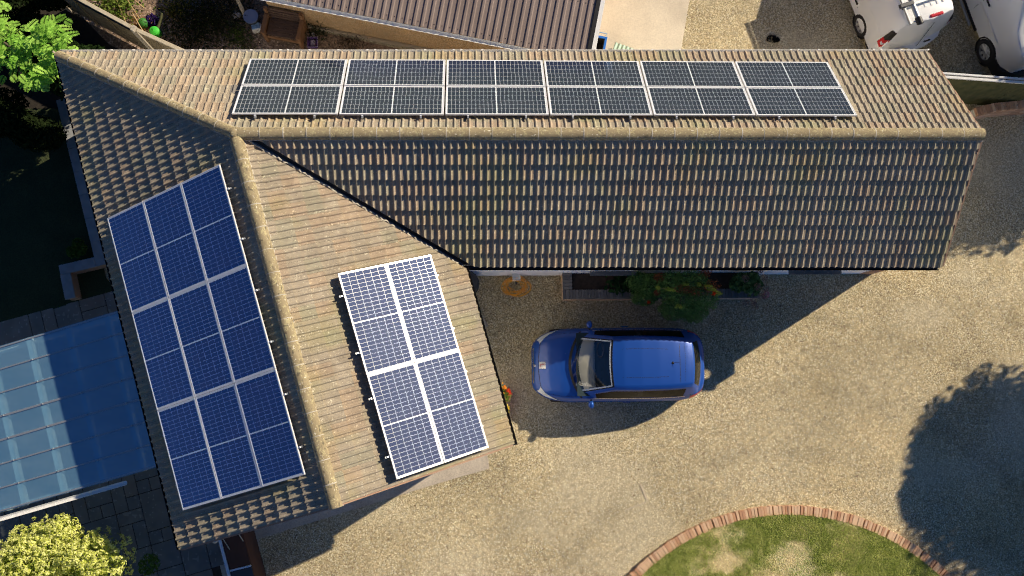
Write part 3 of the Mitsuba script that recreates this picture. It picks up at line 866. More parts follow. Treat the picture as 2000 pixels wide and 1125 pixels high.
GA, GB = (0.09, 0.19, 0.05), (0.24, 0.42, 0.12)
RA, RBc = (0.24, 0.07, 0.03), (0.46, 0.17, 0.075)
rg = np.random.default_rng(11)
plant('hosta_plant', 'small broad-leaved green plant at the left end of the planter', 'plant', [('foliage', leaves(rg, np.array([3.62, 2.72, 0.55]) + rg.normal(0, (0.17, 0.12, 0.07), (60, 3)), np.array([0, -0.2, 1.0]) + rg.normal(0, 0.2, (60, 3)), 0.16, 0.55, (0.02, 0.06, 0.018), (0.05, 0.11, 0.035), 0.35))], stems_of(rg, np.array([3.62, 2.75, 0.38]), [(3.5, 2.65, 0.55), (3.7, 2.7, 0.6)]))
lobs = [(np.array([4.05, 2.72, 0.85]), np.array([0.28, 0.22, 0.28])), (np.array([4.35, 2.6, 1.0]), np.array([0.32, 0.28, 0.35])), (np.array([4.2, 2.35, 0.75]), np.array([0.3, 0.2, 0.25]))]
plant('green_shrub', 'feathery dark green shrub in the planter beside the hosta', 'shrub', [('foliage', crown(rg, [(c, r * 1.15) for c, r in lobs], 3000, 0.07, 0.36, GA, GB, 0.5))], stems_of(rg, np.array([4.2, 2.68, 0.38]), [(4.05, 2.7, 0.9), (4.4, 2.6, 1.1), (4.2, 2.4, 0.8)]))
lobs = [(np.array([x, y, z]), np.array(r)) for x, y, z, r in ((4.75, 2.55, 1.25, (0.34, 0.35, 0.4)), (5.1, 2.2, 1.15, (0.4, 0.33, 0.38)), (5.5, 2.3, 1.2, (0.38, 0.3, 0.38)), (5.2, 2.65, 1.35, (0.4, 0.25, 0.35)), (4.85, 2.05, 0.95, (0.3, 0.25, 0.3)), (5.35, 1.95, 0.95, (0.3, 0.22, 0.3)))]
tops = [(4.79, 1.96, 2.1), (4.55, 2.36, 2.15), (4.62, 2.33, 2.25), (5.72, 2.27, 2.12), (5.58, 2.36, 2.08), (5.5, 2.42, 2.12), (4.30, 2.40, 2.05), (5.0, 2.5, 1.9), (5.3, 2.5, 1.85)]
sp = []
for q in tops:
    q = np.array(q)
    sp.append(spire(rg, q * [1, 1, 0.72] + [rg.normal(0, .03), 0.10, 0], q, 34, 0.062, (0.26, 0.36, 0.04), (0.48, 0.52, 0.09)))
plant('flowering_shrub', 'sprawling green shrub with sunlit yellow-green shoots in the middle of the planter', 'shrub', [('foliage', crown(rg, [(c, r * 1.18) for c, r in lobs], 8500, 0.066, 0.36, GA, GB, 0.5)), ('shoots', cjoin(sp))], stems_of(rg, np.array([5.1, 2.6, 0.38]), tops, 0.010))
lobs = [(np.array([x, y, z]), np.array(r)) for x, y, z, r in ((5.0, 2.45, 1.55, (0.30, 0.12, 0.18)), (5.35, 2.40, 1.5, (0.33, 0.14, 0.2)), (5.65, 2.5, 1.5, (0.22, 0.2, 0.2)), (5.5, 2.85, 1.55, (0.18, 0.15, 0.2)), (4.45, 2.75, 1.35, (0.15, 0.12, 0.15)), (4.4, 2.4, 1.3, (0.08, 0.08, 0.08)))]
plant('rust_shrub', 'rust-red leaved shrub tangled through the green one in the planter', 'shrub', [('foliage', crown(rg, lobs, 1500, 0.05, 0.4, RA, RBc, 0.3))], stems_of(rg, np.array([5.4, 2.7, 0.38]), [(5.0, 2.45, 1.5), (5.4, 2.4, 1.5), (5.6, 2.5, 1.5)]))
for i, (x, y, z, w) in enumerate(((5.55, 2.28, 2.08, 'second, sunlit'), (4.22, 2.18, 1.2, 'first, shaded'))):
    plant('red_flower', ('bright red bloom on the sunlit shoots of the planter shrub', 'dull red bloom hanging over the planter edge')[i], 'flower', [('petals', leaves(rg, np.array([x, y, z]) + rg.normal(0, 0.018, (22, 3)), np.array([0, 0, 1.0]) + rg.normal(0, 0.5, (22, 3)), 0.06, 0.7, (0.50, 0.02, 0.01), (0.75, 0.10, 0.02), 0.5))], tube([(x, y + 0.08, z - 0.3), (x, y, z)], 0.004, 5))
hl = lobes(rg, (6.75, 2.68, 0.78), (0.42, 0.36, 0.36), 9, 0.55)
heads = []
for c in ((7.12, 2.78, 0.95), (7.17, 2.55, 0.85), (7.1, 2.33, 0.75), (6.85, 2.22, 0.78), (6.7, 2.18, 0.72), (7.0, 2.95, 0.95), (6.9, 2.55, 1.1), (6.6, 2.75, 1.1), (7.22, 2.4, 0.7), (6.95, 2.12, 0.66)):
    d = rg.normal(0, 1, (70, 3)); d /= np.linalg.norm(d, axis=1, keepdims=True); d[:, 2] = np.abs(d[:, 2])
    pink = c == (7.22, 2.4, 0.7)
    heads.append(leaves(rg, np.array(c) + d * 0.085, d, 0.034, 0.8, (0.40, 0.10, 0.25) if pink else (0.20, 0.13, 0.12), (0.55, 0.20, 0.36) if pink else (0.34, 0.24, 0.20), 0.3))
plant('hydrangea', 'dark hydrangea with faded pinkish flower heads at the right planter end', 'shrub', [('foliage', crown(rg, hl, 1100, 0.12, 0.6, (0.06, 0.14, 0.045), (0.15, 0.28, 0.11), 0.6)), ('flower_heads', cjoin(heads))], stems_of(rg, np.array([6.75, 2.7, 0.38]), [(6.6, 2.6, 0.9), (6.9, 2.6, 0.9)]))

# ---------------------------------------------------------------- things along the front
cb = thing('cable_coil', 'loose coil of orange cable by the white front wall', 'cable')
loops = []
for i in range(9):
    an = np.linspace(0, 2 * np.pi, 40, endpoint=False)
    rr = 0.17 + 0.013 * i + 0.02 * rng.normal()
    ox, oz = rng.normal(0, 0.025), rng.normal(0, 0.02)
    x = 1.08 + ox + (rr + 0.03 * np.cos(2 * an + i)) * np.cos(an) * 1.18
    s = (rr * 0.92) * np.sin(an) + 0.02 * np.sin(3 * an + i * 2)
    tilt = 0.62
    y = 2.70 + s * math.cos(tilt) + rng.normal(0, 0.012); z = 0.21 + oz + s * math.sin(tilt) + 0.012 * np.sin(2 * an + i)
    loops.append(tube(np.c_[x, np.minimum(y, 3.0), np.maximum(z, 0.014)], 0.0085, 6, closed=True))
put(cb, 'loops', cat(loops), 'orange_cable', smooth=60)
sb = thing('socket_box', 'white box on the front wall inside the orange cable coil', 'box')
put(sb, 'box_body', box(1.0, 1.2, 2.86, 3.03, 0.16, 0.36, 0.015), 'white_plastic')
put(sb, 'lid', box(0.99, 1.21, 2.835, 2.858, 0.17, 0.35, 0.008), 'white_plastic')
put(sb, 'cable_gland', tube([(1.10, 2.83, 0.24), (1.10, 2.76, 0.2)], 0.02, 10), 'grey_plastic')
wb = thing('water_butt', 'dark grey water butt in the corner under the wing eaves', 'barrel')
m = lathe([(0, 0.0), (0.24, 0.0), (0.29, 0.35), (0.29, 0.6), (0.26, 0.92), (0.0, 0.92)], 32); m.apply_translation((-0.12, 2.72, 0))
put(wb, 'barrel', m, 'grey_plastic', smooth=40)
m = lathe([(0, 0.965), (0.10, 0.97), (0.20, 0.955), (0.20, 0.94), (0.275, 0.94), (0.285, 0.905), (0.262, 0.905)], 32); m.apply_translation((-0.12, 2.72, 0.0))
put(wb, 'lid', m, 'grey_plastic', smooth=30)
a, b = np.array([0.06, 2.24, 0.2]), np.array([0.33, 1.70, 0.2])
single('plank', 'weathered plank leaning by the wing wall near the water butt', 'plank', moved(box(0, 0.62, -0.07, 0.07, -0.02, 0.02, 0.003), frame(a - [0, 0, 0.1], b - a, z=(0.45, 0.2, 1))), 'pale_wood')

# flower pots
def flowerpot(c, r, h, label, petals, leafc):
    t = thing('flower_pot', label, 'flower pot')
    m = lathe([(0, 0), (r * 0.7, 0), (r * 0.95, h * 0.84), (r, h * 0.84), (r, h), (r * 0.9, h), (r * 0.86, h * 0.85), (0, h * 0.85)], 28); m.apply_translation((*c, 0))
    put(t, 'pot', m, 'terracotta', smooth=35)
    d = rg.normal(0, 1, (420, 3)); d /= np.linalg.norm(d, axis=1, keepdims=True); d[:, 2] = np.abs(d[:, 2])
    R_ = r * 1.02 * rg.uniform(0.4, 1.15, (420, 1))
    m, col = leaves(rg, np.array([*c, h + 0.03]) + d * R_ * [1, 1, 0.9], d, 0.055, 0.5, *leafc)
    put(t, 'foliage', m, 'leafcol', color=col)
    fl = []
    for (x, y, z, c0, c1) in petals:
        p = np.array([c[0] + x, c[1] + y, h + z]) + rg.normal(0, 0.026, (30, 3))
        fl.append(leaves(rg, p, np.array([0, 0, 1.0]) + rg.normal(0, 0.4, (30, 3)), 0.042, 0.8, c0, c1, 0.5))
    m, col = cjoin(fl)
    put(t, 'petals', m, 'leafcol', color=col)


RED, ORG, YEL, CRE = ((0.65, 0.02, 0.02), (0.75, 0.10, 0.05)), ((0.75, 0.22, 0.03), (0.80, 0.40, 0.05)), ((0.70, 0.50, 0.04), (0.80, 0.68, 0.15)), ((0.75, 0.62, 0.35), (0.85, 0.78, 0.55))
flowerpot((0.74, 0.02), 0.19, 0.40, 'terracotta pot of red, orange and cream flowers by the wing wall', [(0.12, 0.10, 0.16, *RED), (0.16, 0.06, 0.14, *RED), (-0.06, 0.06, 0.2, *ORG), (-0.12, 0.12, 0.2, *YEL), (-0.16, 0.18, 0.22, *CRE), (0.02, 0.18, 0.18, *ORG)], ((0.07, 0.14, 0.02), (0.20, 0.28, 0.05)))
flowerpot((0.72, -0.36), 0.15, 0.36, 'pot of yellow flowers, lower of the two by the wing wall', [(x, y, z, *YEL) for x, y, z in ((0.05, 0.05, 0.14), (0.12, 0.08, 0.1), (0.0, -0.08, 0.13), (0.1, -0.06, 0.1), (-0.06, 0.02, 0.15), (0.04, -0.14, 0.09))], ((0.12, 0.15, 0.02), (0.26, 0.25, 0.04)))

# battens half buried in the gravel
single('timber_batten', 'short pale batten half sunk upright-wise in the gravel, upper of two', 'batten', bar((4.12, -2.20, 0.0), (4.27, -2.60, 0.0), 0.05, 0.03), 'pale_wood')
single('timber_batten', 'sand-coloured batten half sunk in gravel, lower and flatter of two', 'batten', bar((3.74, -2.81, 0.0), (4.22, -2.635, 0.002), 0.03, 0.03), 'pale_wood')
for i, (x, y) in enumerate(((7.95, 9.26),)):
    ml = crown(rg, [(np.array([x, y, 0.02]), np.array([0.14, 0.10, 0.08])), (np.array([x + 0.1, y - 0.02, 0.02]), np.array([0.1, 0.06, 0.05]))], 260, 0.07, 0.5, (0.010, 0.010, 0.010), (0.022, 0.022, 0.024))
    single('black_rag', 'crumpled black bag lying on the yard gravel', 'bag', ml[0], 'leafcol', color=ml[1])

fl_n = 420
fx, fy = rng.uniform(-4.5, 14.5, fl_n), rng.uniform(-5.0, 3.0, fl_n)
fk = (fx > 0.9) | (fy < -2.6 - 0.0 * fx)
fk &= np.hypot(fx - 7.655, fy + 8.391) > 5.7
fk &= ~((fx > 1.2) & (fx < 5.9) & (fy > -0.4) & (fy < 1.9)) & (fy < 2.3)
m, col = leaves(rng, np.c_[fx, fy, np.full(fl_n, 0.022)][fk], np.tile([0, 0, 1.0], (fk.sum(), 1)), 0.05, 0.55, (0.16, 0.09, 0.04), (0.42, 0.28, 0.11), 0.35)
single('fallen_leaves', 'small brown leaves scattered over the gravel drive', 'leaves', m, 'leafcol', kind='stuff', color=col)

# ---------------------------------------------------------------- round lawn with brick edging
RC, RO, RI = np.array([7.655, -8.391]), 5.632, 5.405
lawn = numbered('round_lawn')
scene[lawn] = mikit.ply(zo(flat(Point(*RC).buffer(RI + 0.01, 64), 0.10)), 'mat_turf')
labels[lawn] = {'label': 'round raised lawn with bleached patches', 'category': 'lawn', 'kind': 'structure'}
ed_ = thing('brick_edging', 'curved red brick edging around the round lawn', 'edging')
nb = 452
bricks_rest = []
for i in range(nb):
    a0, a1 = 2 * np.pi * i / nb, 2 * np.pi * (i + 1) / nb
    gap = 0.004 / RO
    ro, ri, z = RO + rng.normal(0, 0.006), RI + rng.normal(0, 0.005), 0.125 + rng.normal(0, 0.005)
    tw = rng.normal(0, 0.0016)
    pts = []
    for r in (ri, ro):
        for a in (a0 + gap, a1 - gap):
            for zz, inset in ((-0.05, 0), (z - 0.008, 0), (z, 0.007)):
                rr = r + (inset if r == ri else -inset)
                aa = a + tw + (inset if a < (a0 + a1) / 2 else -inset) * 0.8 / RO
                pts.append((RC[0] + rr * math.cos(aa), RC[1] + rr * math.sin(aa), zz))
    m = trimesh.convex.convex_hull(np.array(pts))
    deg = math.degrees((a0 + a1) / 2)
    if 41 < deg < 139:
        put(ed_, 'brick', m, ('brick_a', 'brick_b', 'brick_b', 'brick_c')[int(rng.integers(0, 4))])
    else:
        bricks_rest.append(m)
put(ed_, 'brick_run', cat(bricks_rest), 'brick_b', kind='stuff')
# grass blades
gN = 150000
ga = rng.uniform(math.radians(38), math.radians(142), gN); gr = np.sqrt(rng.uniform(3.0 ** 2, (RI + 0.03) ** 2, gN))
gx, gy = RC[0] + gr * np.cos(ga), RC[1] + gr * np.sin(ga)
keep = gy > -5.4
gx, gy, gr = gx[keep], gy[keep], gr[keep]
P3 = np.c_[gx, gy, np.zeros(len(gx))]
dry = meshkit.fbm(P3 * 1.1 + 3.3, 4, 5)
for (x, y, s, a) in ((6.15, -4.15, 0.28, 0.34), (7.7, -3.95, 0.36, 0.26), (8.0, -4.6, 0.55, 0.25), (9.3, -4.3, 0.3, 0.10)):
    dry = dry + a * np.exp(-((gx - x) ** 2 + (gy - y) ** 2) / s ** 2)
fine = meshkit.fbm(P3 * 7, 3, 9)
dr_ = np.clip((dry + 0.35 * (fine - 0.5) - 0.55) / 0.22, 0, 1)
pr = rng.uniform(0, 1, len(gx)) > 0.35 * dr_
gx, gy, dr_, fine = gx[pr], gy[pr], dr_[pr], fine[pr]
n = len(gx)
hgt = rng.uniform(0.025, 0.06, n) * (1.15 - 0.5 * dr_)
an = rng.uniform(0, 2 * np.pi, n); w = rng.uniform(0.004, 0.008, n); lx, ly = rng.normal(0, 0.03, n), rng.normal(0, 0.03, n)
b0 = np.c_[gx - np.cos(an) * w, gy - np.sin(an) * w, np.full(n, 0.10)]
b1 = np.c_[gx + np.cos(an) * w, gy + np.sin(an) * w, np.full(n, 0.10)]
tp = np.c_[gx + lx, gy + ly, 0.10 + hgt]
V = np.stack([b0, b1, tp], 1).reshape(-1, 3)
green = lerp(np.array([0.34, 0.42, 0.08]), np.array([0.68, 0.70, 0.27]), np.clip(fine * 1.2 - 0.1 + rng.normal(0, 0.15, n), 0, 1)[:, None])
straw = lerp(np.array([0.75, 0.66, 0.40]), np.array([0.95, 0.88, 0.65]), rng.uniform(0, 1, (n, 1)))
col = np.clip(lerp(green, straw, np.clip(dr_ + rng.normal(0, 0.18, n), 0, 1)[:, None]), 0, 1)
single('grass', 'short patchy green and straw grass on the round lawn', 'grass', trimesh.Trimesh(V, np.arange(3 * n).reshape(-1, 3), process=False), 'grasscol', kind='stuff', color=np.repeat(col, 3, 0))

# ---------------------------------------------------------------- pergola over the patio
pg = thing('pergola', 'glazed patio canopy with pale timber rafters on the garden side', 'pergola')
A0, A1, A2, A3 = (np.array(p) for p in ((-10.40, 1.28, 2.13), (-7.82, 1.985, 2.13), (-6.87, -1.45, 2.13), (-10.19, -2.40, 2.13)))
uu = (A1 - A0) / np.linalg.norm(A1 - A0); uu = uu + np.array([0, 0, 0.13]); uu /= np.linalg.norm(uu); A0 = A1 - uu * 4.9; A3 = A2 - uu * 4.9
dn = (A2 - A1); Ld = np.linalg.norm(dn); dn /= Ld
Wd = 4.9
for i in range(7):
    f0, f1 = i / 7, (i + 1) / 7
    q = [A0 + dn * Ld * f0, A1 + dn * Ld * f0, A1 + dn * Ld * f1, A0 + dn * Ld * f1]
    q = np.array(q) + [0, 0, 0.0]
    put(pg, 'glazing_sheet', trimesh.Trimesh(q, [[0, 2, 1], [0, 3, 2]], process=False), 'polycarb')
for i in range(5):
    s = A1 - uu * (0.33 + i * 0.93) 
    put(pg, 'rafter', bar(s - [0, 0, 0.085], s + dn * Ld - [0, 0, 0.085], 0.105, 0.15), 'pergola_wood')
for i in range(8):
    s = A1 + dn * Ld * (i / 7) + (dn * 0.03 if i == 0 else -dn * 0.03 if i == 7 else 0)
    put(pg, 'glazing_bar', bar(s + [0, 0, 0.012] - uu * 0.02, s - uu * Wd + [0, 0, 0.012], 0.030 if i not in (3, 4) else 0.045, 0.024), 'galv')
    if 0 < i < 7:
        for j in range(5):
            put(pg, 'fixing_button', moved(lathe([(0, 0.012), (0.018, 0.009), (0.022, 0), (0, 0)], 10), frame(s - uu * (0.33 + j * 0.93) + [0, 0, 0.027], uu)), 'galv')
put(pg, 'eaves_gutter', moved(gutter((0, 0, 0), (3.9, 0, 0), 'p', 0.05), frame(A2 - uu * 4.7 + dn * 0.14 + [0, 0, -0.10], uu, z=(0, 0, 1))), 'white_metal')
put(pg, 'front_beam', bar(A2 - uu * 4.85 + dn * -0.06 + [0, 0, -0.24], A2 - uu * 0.05 + dn * -0.06 + [0, 0, -0.24], 0.06, 0.14), 'pergola_wood')
put(pg, 'back_beam', bar(A1 - uu * 4.85 + dn * 0.1 + [0, 0, -0.24], A1 - uu * 0.05 + dn * 0.1 + [0, 0, -0.24], 0.06, 0.14), 'pergola_wood')
for s in (A2 - uu * 3.9 - dn * 0.06, A1 - uu * 3.9 + dn * 0.1):
    put(pg, 'post', box(s[0] - 0.05, s[0] + 0.05, s[1] - 0.05, s[1] + 0.05, 0.03, 1.30), 'pergola_wood')

# ---------------------------------------------------------------- lean-to store by the gable
lt = thing('storage_box', 'brown-topped store with pale blue-white edge at the foot of the gable', 'storage box')
o = np.array([-5.83, -3.16, 0]); ux = np.array([0.975, 0.22, 0]); uy = np.array([0.28, -0.96, 0])
mt = frame(o, ux, y=(-uy)); mt[:3, 1] = uy; mt[:3, 2] = [0, 0, 1]
def lbox(*a, **k):
    m = box(*a, **k); m.apply_transform(mt); m.fix_normals(); return m
put(lt, 'body', lbox(0.06, 0.56, 0.0, 1.5, 0, 0.97), 'brown_board')
put(lt, 'lid', lbox(0.07, 0.55, -0.01, 0.74, 0.972, 1.0, ch=0.004), 'brown_board', label='dark brown lid')
put(lt, 'lid', lbox(0.07, 0.55, 0.80, 1.5, 0.972, 1.0, ch=0.004), 'grey_plastic')
put(lt, 'edge_rail', lbox(-0.005, 0.055, -0.03, 1.5, 0.86, 1.03, ch=0.006), 'bluewhite')
put(lt, 'cross_rail', lbox(0.07, 0.55, 0.75, 0.79, 0.972, 1.015, ch=0.004), 'bluewhite')
for a, b in (((0.10, 0.02), (0.19, 0.30)), ((0.47, 0.0), (0.53, 0.20))):
    p, q = (o + ux * t[0] + uy * t[1] + [0, 0, 1.012] for t in (a, b))
    put(lt, 'batten', bar(p, q, 0.018, 0.02), 'pale_wood')
bl = thing('lamp', 'round cream lamp at the corner above the brown store', 'lamp')
m = trimesh.creation.icosphere(2, 0.07); m.apply_translation(o + [0.0, 0.0, 1.25]); put(bl, 'globe', m, 'mortar', smooth=True)
put(bl, 'stalk', tube([o + [0.02, 0.30, 1.27], o + [0.0, 0.0, 1.25]], 0.014, 8), 'white_metal')

# ---------------------------------------------------------------- outbuilding at the back
ob = thing('outbuilding', 'pebbledashed outbuilding with brown ribbed metal roof behind the bungalow', 'outbuilding')
bu = np.array([0.981, -0.196, 0.0]); bv = np.array([0.196, 0.981, 0.0])      # along the eaves, away from the house
co = np.array([2.78, 7.72, 0.0])                                             # roof corner nearest the pad
Lb, Db = 8.2, 6.0
sl = math.tan(math.radians(6))
# ribbed sheets, one part per metre of cover
rib = 0.187
prof = [(0, 0), (0.085, 0), (0.107, 0.034), (0.152, 0.034), (0.174, 0)]
def sheet(s0, n):
    xs, hs = [], []
    for i in range(n):
        for x, h in prof:
            xs.append(s0 + i * rib + x); hs.append(h)
    xs.append(s0 + n * rib); hs.append(0)
    lo = np.array([co - bu * x + bv * -0.0 + [0, 0, 2.36 + h] for x, h in zip(xs, hs)])
    hi = lo + bv * Db + [0, 0, Db * sl]
    V = np.vstack([lo, hi, lo - [0, 0, 0.006], hi - [0, 0, 0.006]]); k = len(xs); i = np.arange(k - 1)
    F = np.vstack([np.c_[i, k + i, k + i + 1], np.c_[i, k + i + 1, i + 1], np.c_[i, i + 1, 2 * k + i + 1], np.c_[i, 2 * k + i + 1, 2 * k + i]])
    m = trimesh.Trimesh(V, F, process=False)
    if m.face_normals[0, 2] < 0: m.invert()
    return m
orf = put(ob, 'roof', moved(box(0, Lb - 0.1, 0.12, Db, -0.03, 0.0), frame(co - bu * (Lb - 0.06) + [0, 0, 2.30], bu + [0, 0, 0], z=(bv * -sl + [0, 0, 1]))), 'felt')
for i in range(8):
    put(orf, 'metal_sheet', sheet(0.12 + i * 5 * rib, 5), 'roof_sheet')
scr = []
for i in range(40):
    for yy in (0.12, 1.3):
        p = co - bu * (0.12 + i * rib + 0.04) + bv * yy + [0, 0, 2.362 + yy * sl]
        scr.append(box(p[0] - 0.008, p[0] + 0.008, p[1] - 0.008, p[1] + 0.008, p[2] - 0.004, p[2] + 0.008))
put(orf, 'screw_heads', cat(scr), 'trim_black', kind='stuff')
put(ob, 'verge_trim', cat([bar(co + bu * 0.03 + [0, 0, 2.37] - bv * 0.08, co + bu * 0.03 + bv * Db + [0, 0, 2.37 + Db * sl], 0.10, 0.05), bar(co + bu * 0.075 + [0, 0, 2.28] - bv * 0.08, co + bu * 0.075 + bv * Db + [0, 0, 2.28 + Db * sl], 0.012, 0.2)]), 'white_metal', label='white verge trim')
put(ob, 'verge_flashing', bar(co - bu * 0.06 + [0, 0, 2.385], co - bu * 0.06 + bv * Db + [0, 0, 2.385 + Db * sl], 0.11, 0.03), 'trim_black')
put(ob, 'gutter', moved(gutter((0, 0, 0), (Lb, 0, 0), 'o', 0.055), frame(co - bu * Lb - bv * 0.045 + [0, 0, 2.335], bu)), 'white_metal', label='white gutter along the outbuilding eaves')
# walls
w0 = co - bu * (Lb - 0.15) + bv * 0.42
put(ob, 'wall', cat([moved(box(0, Lb - 0.3, 0, 0.15, 0.1, 2.27), frame(w0, bu)), moved(box(0, 0.15, 0.151, Db - 0.3, 0.1, 2.25), frame(w0, bu)), moved(box(Lb - 0.45, Lb - 0.3, 0.151, Db - 0.3, 0.1, 2.25), frame(w0, bu))]), 'pebbledash', label='ochre pebbledash wall')
put(ob, 'plinth', moved(box(-0.05, Lb - 0.25, -0.07, -0.002, 0, 0.12, 0.01), frame(w0, bu)), 'plinth')

# ---------------------------------------------------------------- bench and clutter in the back yard
bn = thing('garden_bench', 'brown wooden garden bench with dark slats against the pebbledash wall', 'bench')
bm = frame((-4.70, 9.30, 0), bu)                       # x along the seat, y towards the wall


def B(*a, ch=0.004):
    return moved(box(*a, ch), bm)


for s in (-1, 1):
    x = s * 0.45
    put(bn, 'front_leg', B(x - 0.045, x + 0.045, -0.30, -0.21, 0, 0.60), 'bench_wood')
    put(bn, 'back_leg', B(x - 0.04, x + 0.04, 0.20, 0.28, 0, 0.88), 'bench_wood')
    put(bn, 'arm', B(x - 0.055, x + 0.055, -0.33, 0.199, 0.602, 0.645, ch=0.01), 'bench_wood')
    put(bn, 'side_panel', B(x - 0.02, x + 0.02, -0.209, 0.199, 0.06, 0.598), 'bench_wood')
put(bn, 'apron', B(-0.404, 0.404, -0.29, -0.262, 0.28, 0.40), 'bench_wood')
for i in range(4):
    y = -0.25 + i * 0.115
    put(bn, 'seat_slat', B(-0.404, 0.404, y, y + 0.105, 0.402, 0.425), 'bench_slat')
for i in range(4):
    z = 0.47 + i * 0.10
    put(bn, 'back_slat', moved(B(-0.404, 0.404, 0.195 + i * 0.018, 0.215 + i * 0.018, z, z + 0.092), np.eye(4)), 'bench_slat')
bk = thing('bucket', 'grey-blue lidded bucket beside the bench', 'bucket')
m = lathe([(0, 0), (0.15, 0), (0.175, 0.36), (0, 0.36)], 28); m.apply_translation((-5.56, 9.62, 0)); put(bk, 'pail', m, 'grey_plastic', smooth=35)
m = lathe([(0, 0.378), (0.10, 0.376), (0.16, 0.385), (0.188, 0.385), (0.188, 0.345), (0.178, 0.345), (0.178, 0.362), (0, 0.362)], 28); m.apply_translation((-5.56, 9.62, 0)); put(bk, 'lid', m, 'lid_blue', smooth=35)
wx = thing('storage_tub', 'small white tub with light blue lid beside the bucket', 'tub')
bm2 = frame((-5.46, 9.42, 0), (0.95, 0.2, 0))
put(wx, 'tub', moved(box(-0.12, 0.12, -0.09, 0.09, 0, 0.2, 0.01), bm2), 'white_plastic'); put(wx, 'lid', moved(box(-0.115, 0.085, -0.06, 0.095, 0.202, 0.225, 0.008), bm2), 'light_blue')
ct = thing('plastic_tray', 'purple square tray with a pale card inside, on the gravel near the bench', 'tray')
bm3 = frame((-4.05, 9.06, 0), (1, 0.03, 0))
put(ct, 'tray', moved(cat([box(-0.13, 0.13, -0.13, 0.13, 0, 0.02), box(-0.13, 0.13, -0.13, -0.112, 0.021, 0.11), box(-0.13, 0.13, 0.112, 0.13, 0.021, 0.11), box(-0.13, -0.112, -0.111, 0.111, 0.021, 0.11), box(0.112, 0.13, -0.111, 0.111, 0.021, 0.11)]), bm3), 'purple_plastic')
put(ct, 'rim', moved(cat([box(-0.14, 0.14, -0.14, -0.128, 0.112, 0.12), box(-0.14, 0.14, 0.128, 0.14, 0.112, 0.12), box(0.128, 0.14, -0.127, 0.127, 0.112, 0.12)]), bm3), 'lilac_plastic')
put(ct, 'card', moved(box(-0.05, 0.06, -0.07, 0.08, 0.022, 0.05), bm3), 'lilac_plastic')
m = lathe([(0, 0), (0.035, 0), (0.045, 0.08), (0.035, 0.08), (0.028, 0.02), (0, 0.02)], 16); m.apply_translation((-4.05, 9.28, 0)); single('small_pot', 'tiny white pot behind the purple tray', 'pot', m, 'white_plastic', smooth=35)
single('downpipe', 'cream pipe sloping down beside the bucket', 'pipe', tube([(-5.95, 10.4, 1.2), (-5.86, 10.0, 0.62), (-5.72, 9.66, 0.1)], 0.05, 14), 'pale_wood', smooth=40)
m = trimesh.creation.icosphere(3, 1.0); v = m.vertices; m.vertices = v * (1 + 0.35 * (meshkit.noise(v * 2.2)[:, None] - 0.5)) * [0.13, 0.09, 0.06] + [-6.0, 9.80, 0.04]
single('stone', 'pale lump of stone lying left of the bucket', 'stone', m, 'stone')


def weed(name, label, cat_, c, r, n, size, c0, c1, h=0.12, asp=0.25):
    rg2 = np.random.default_rng(abs(hash((round(c[0] * 100), round(c[1] * 100)))) % 2 ** 31 if False else int(abs(c[0]) * 1000 + abs(c[1]) * 77))
    p = np.array([c[0], c[1], 0.0]) + np.c_[rg2.normal(0, r, (n, 2)), np.abs(rg2.normal(0, h, n)) + 0.01]
    ml = leaves(rg2, p, np.array([0, 0, 1.0]) + rg2.normal(0, 0.5, (n, 3)), size, asp, c0, c1, 0.5)
    single(name, label, cat_, ml[0], 'leafcol', color=ml[1])


WG = ((0.03, 0.055, 0.012), (0.09, 0.14, 0.03)); YG = ((0.14, 0.13, 0.02), (0.28, 0.25, 0.05))
weed('weed_clump', 'green weeds in front of the bucket', 'weed', (-5.98, 9.30), 0.16, 420, 0.07, *WG)
weed('weed_clump', 'green weeds near the gutter, below the white tub', 'weed', (-5.75, 9.02), 0.2, 420, 0.06, *WG, h=0.07)
weed('weed_clump', 'yellowing weed clump right of the bright green toy', 'weed', (-7.52, 9.95), 0.17, 420, 0.08, *YG)
weed('weed_clump', 'dark weeds against the plinth by the right bench leg', 'weed', (-3.95, 9.42), 0.2, 600, 0.08, (0.015, 0.025, 0.01), (0.04, 0.06, 0.022), h=0.2)
weed('weed_clump', 'straggling dark weed along the plinth past the purple tray', 'weed', (-3.1, 9.1), 0.22, 360, 0.07, (0.02, 0.022, 0.012), (0.09, 0.06, 0.035), h=0.08)
weed('weed_clump', 'tiny green weed right of the purple tray near the gutter', 'weed', (-3.7, 8.75), 0.06, 80, 0.05, *WG, h=0.03)
weed('bramble', 'sunlit green-yellow brambles behind the fence', 'bramble', (-8.95, 10.05), 0.25, 900, 0.10, (0.06, 0.12, 0.02), (0.22, 0.28, 0.06), h=0.5, asp=0.5)
weed('dead_leaves', 'orange dead leaves beside the canes at the fence', 'leaves', (-8.42, 9.50), 0.14, 300, 0.07, (0.22, 0.10, 0.03), (0.42, 0.24, 0.08), h=0.1)
weed('undergrowth', 'dark undergrowth in the shade past the fence', 'undergrowth', (-7.05, 9.5), 0.45, 2200, 0.10, (0.012, 0.02, 0.008), (0.04, 0.05, 0.018), h=0.16)
weed('undergrowth', 'low brown-green undergrowth between soil and bucket', 'undergrowth', (-6.3, 9.9), 0.42, 2000, 0.09, (0.03, 0.03, 0.015), (0.10, 0.09, 0.05), h=0.08)
rg = np.random.default_rng(5)
tw = []
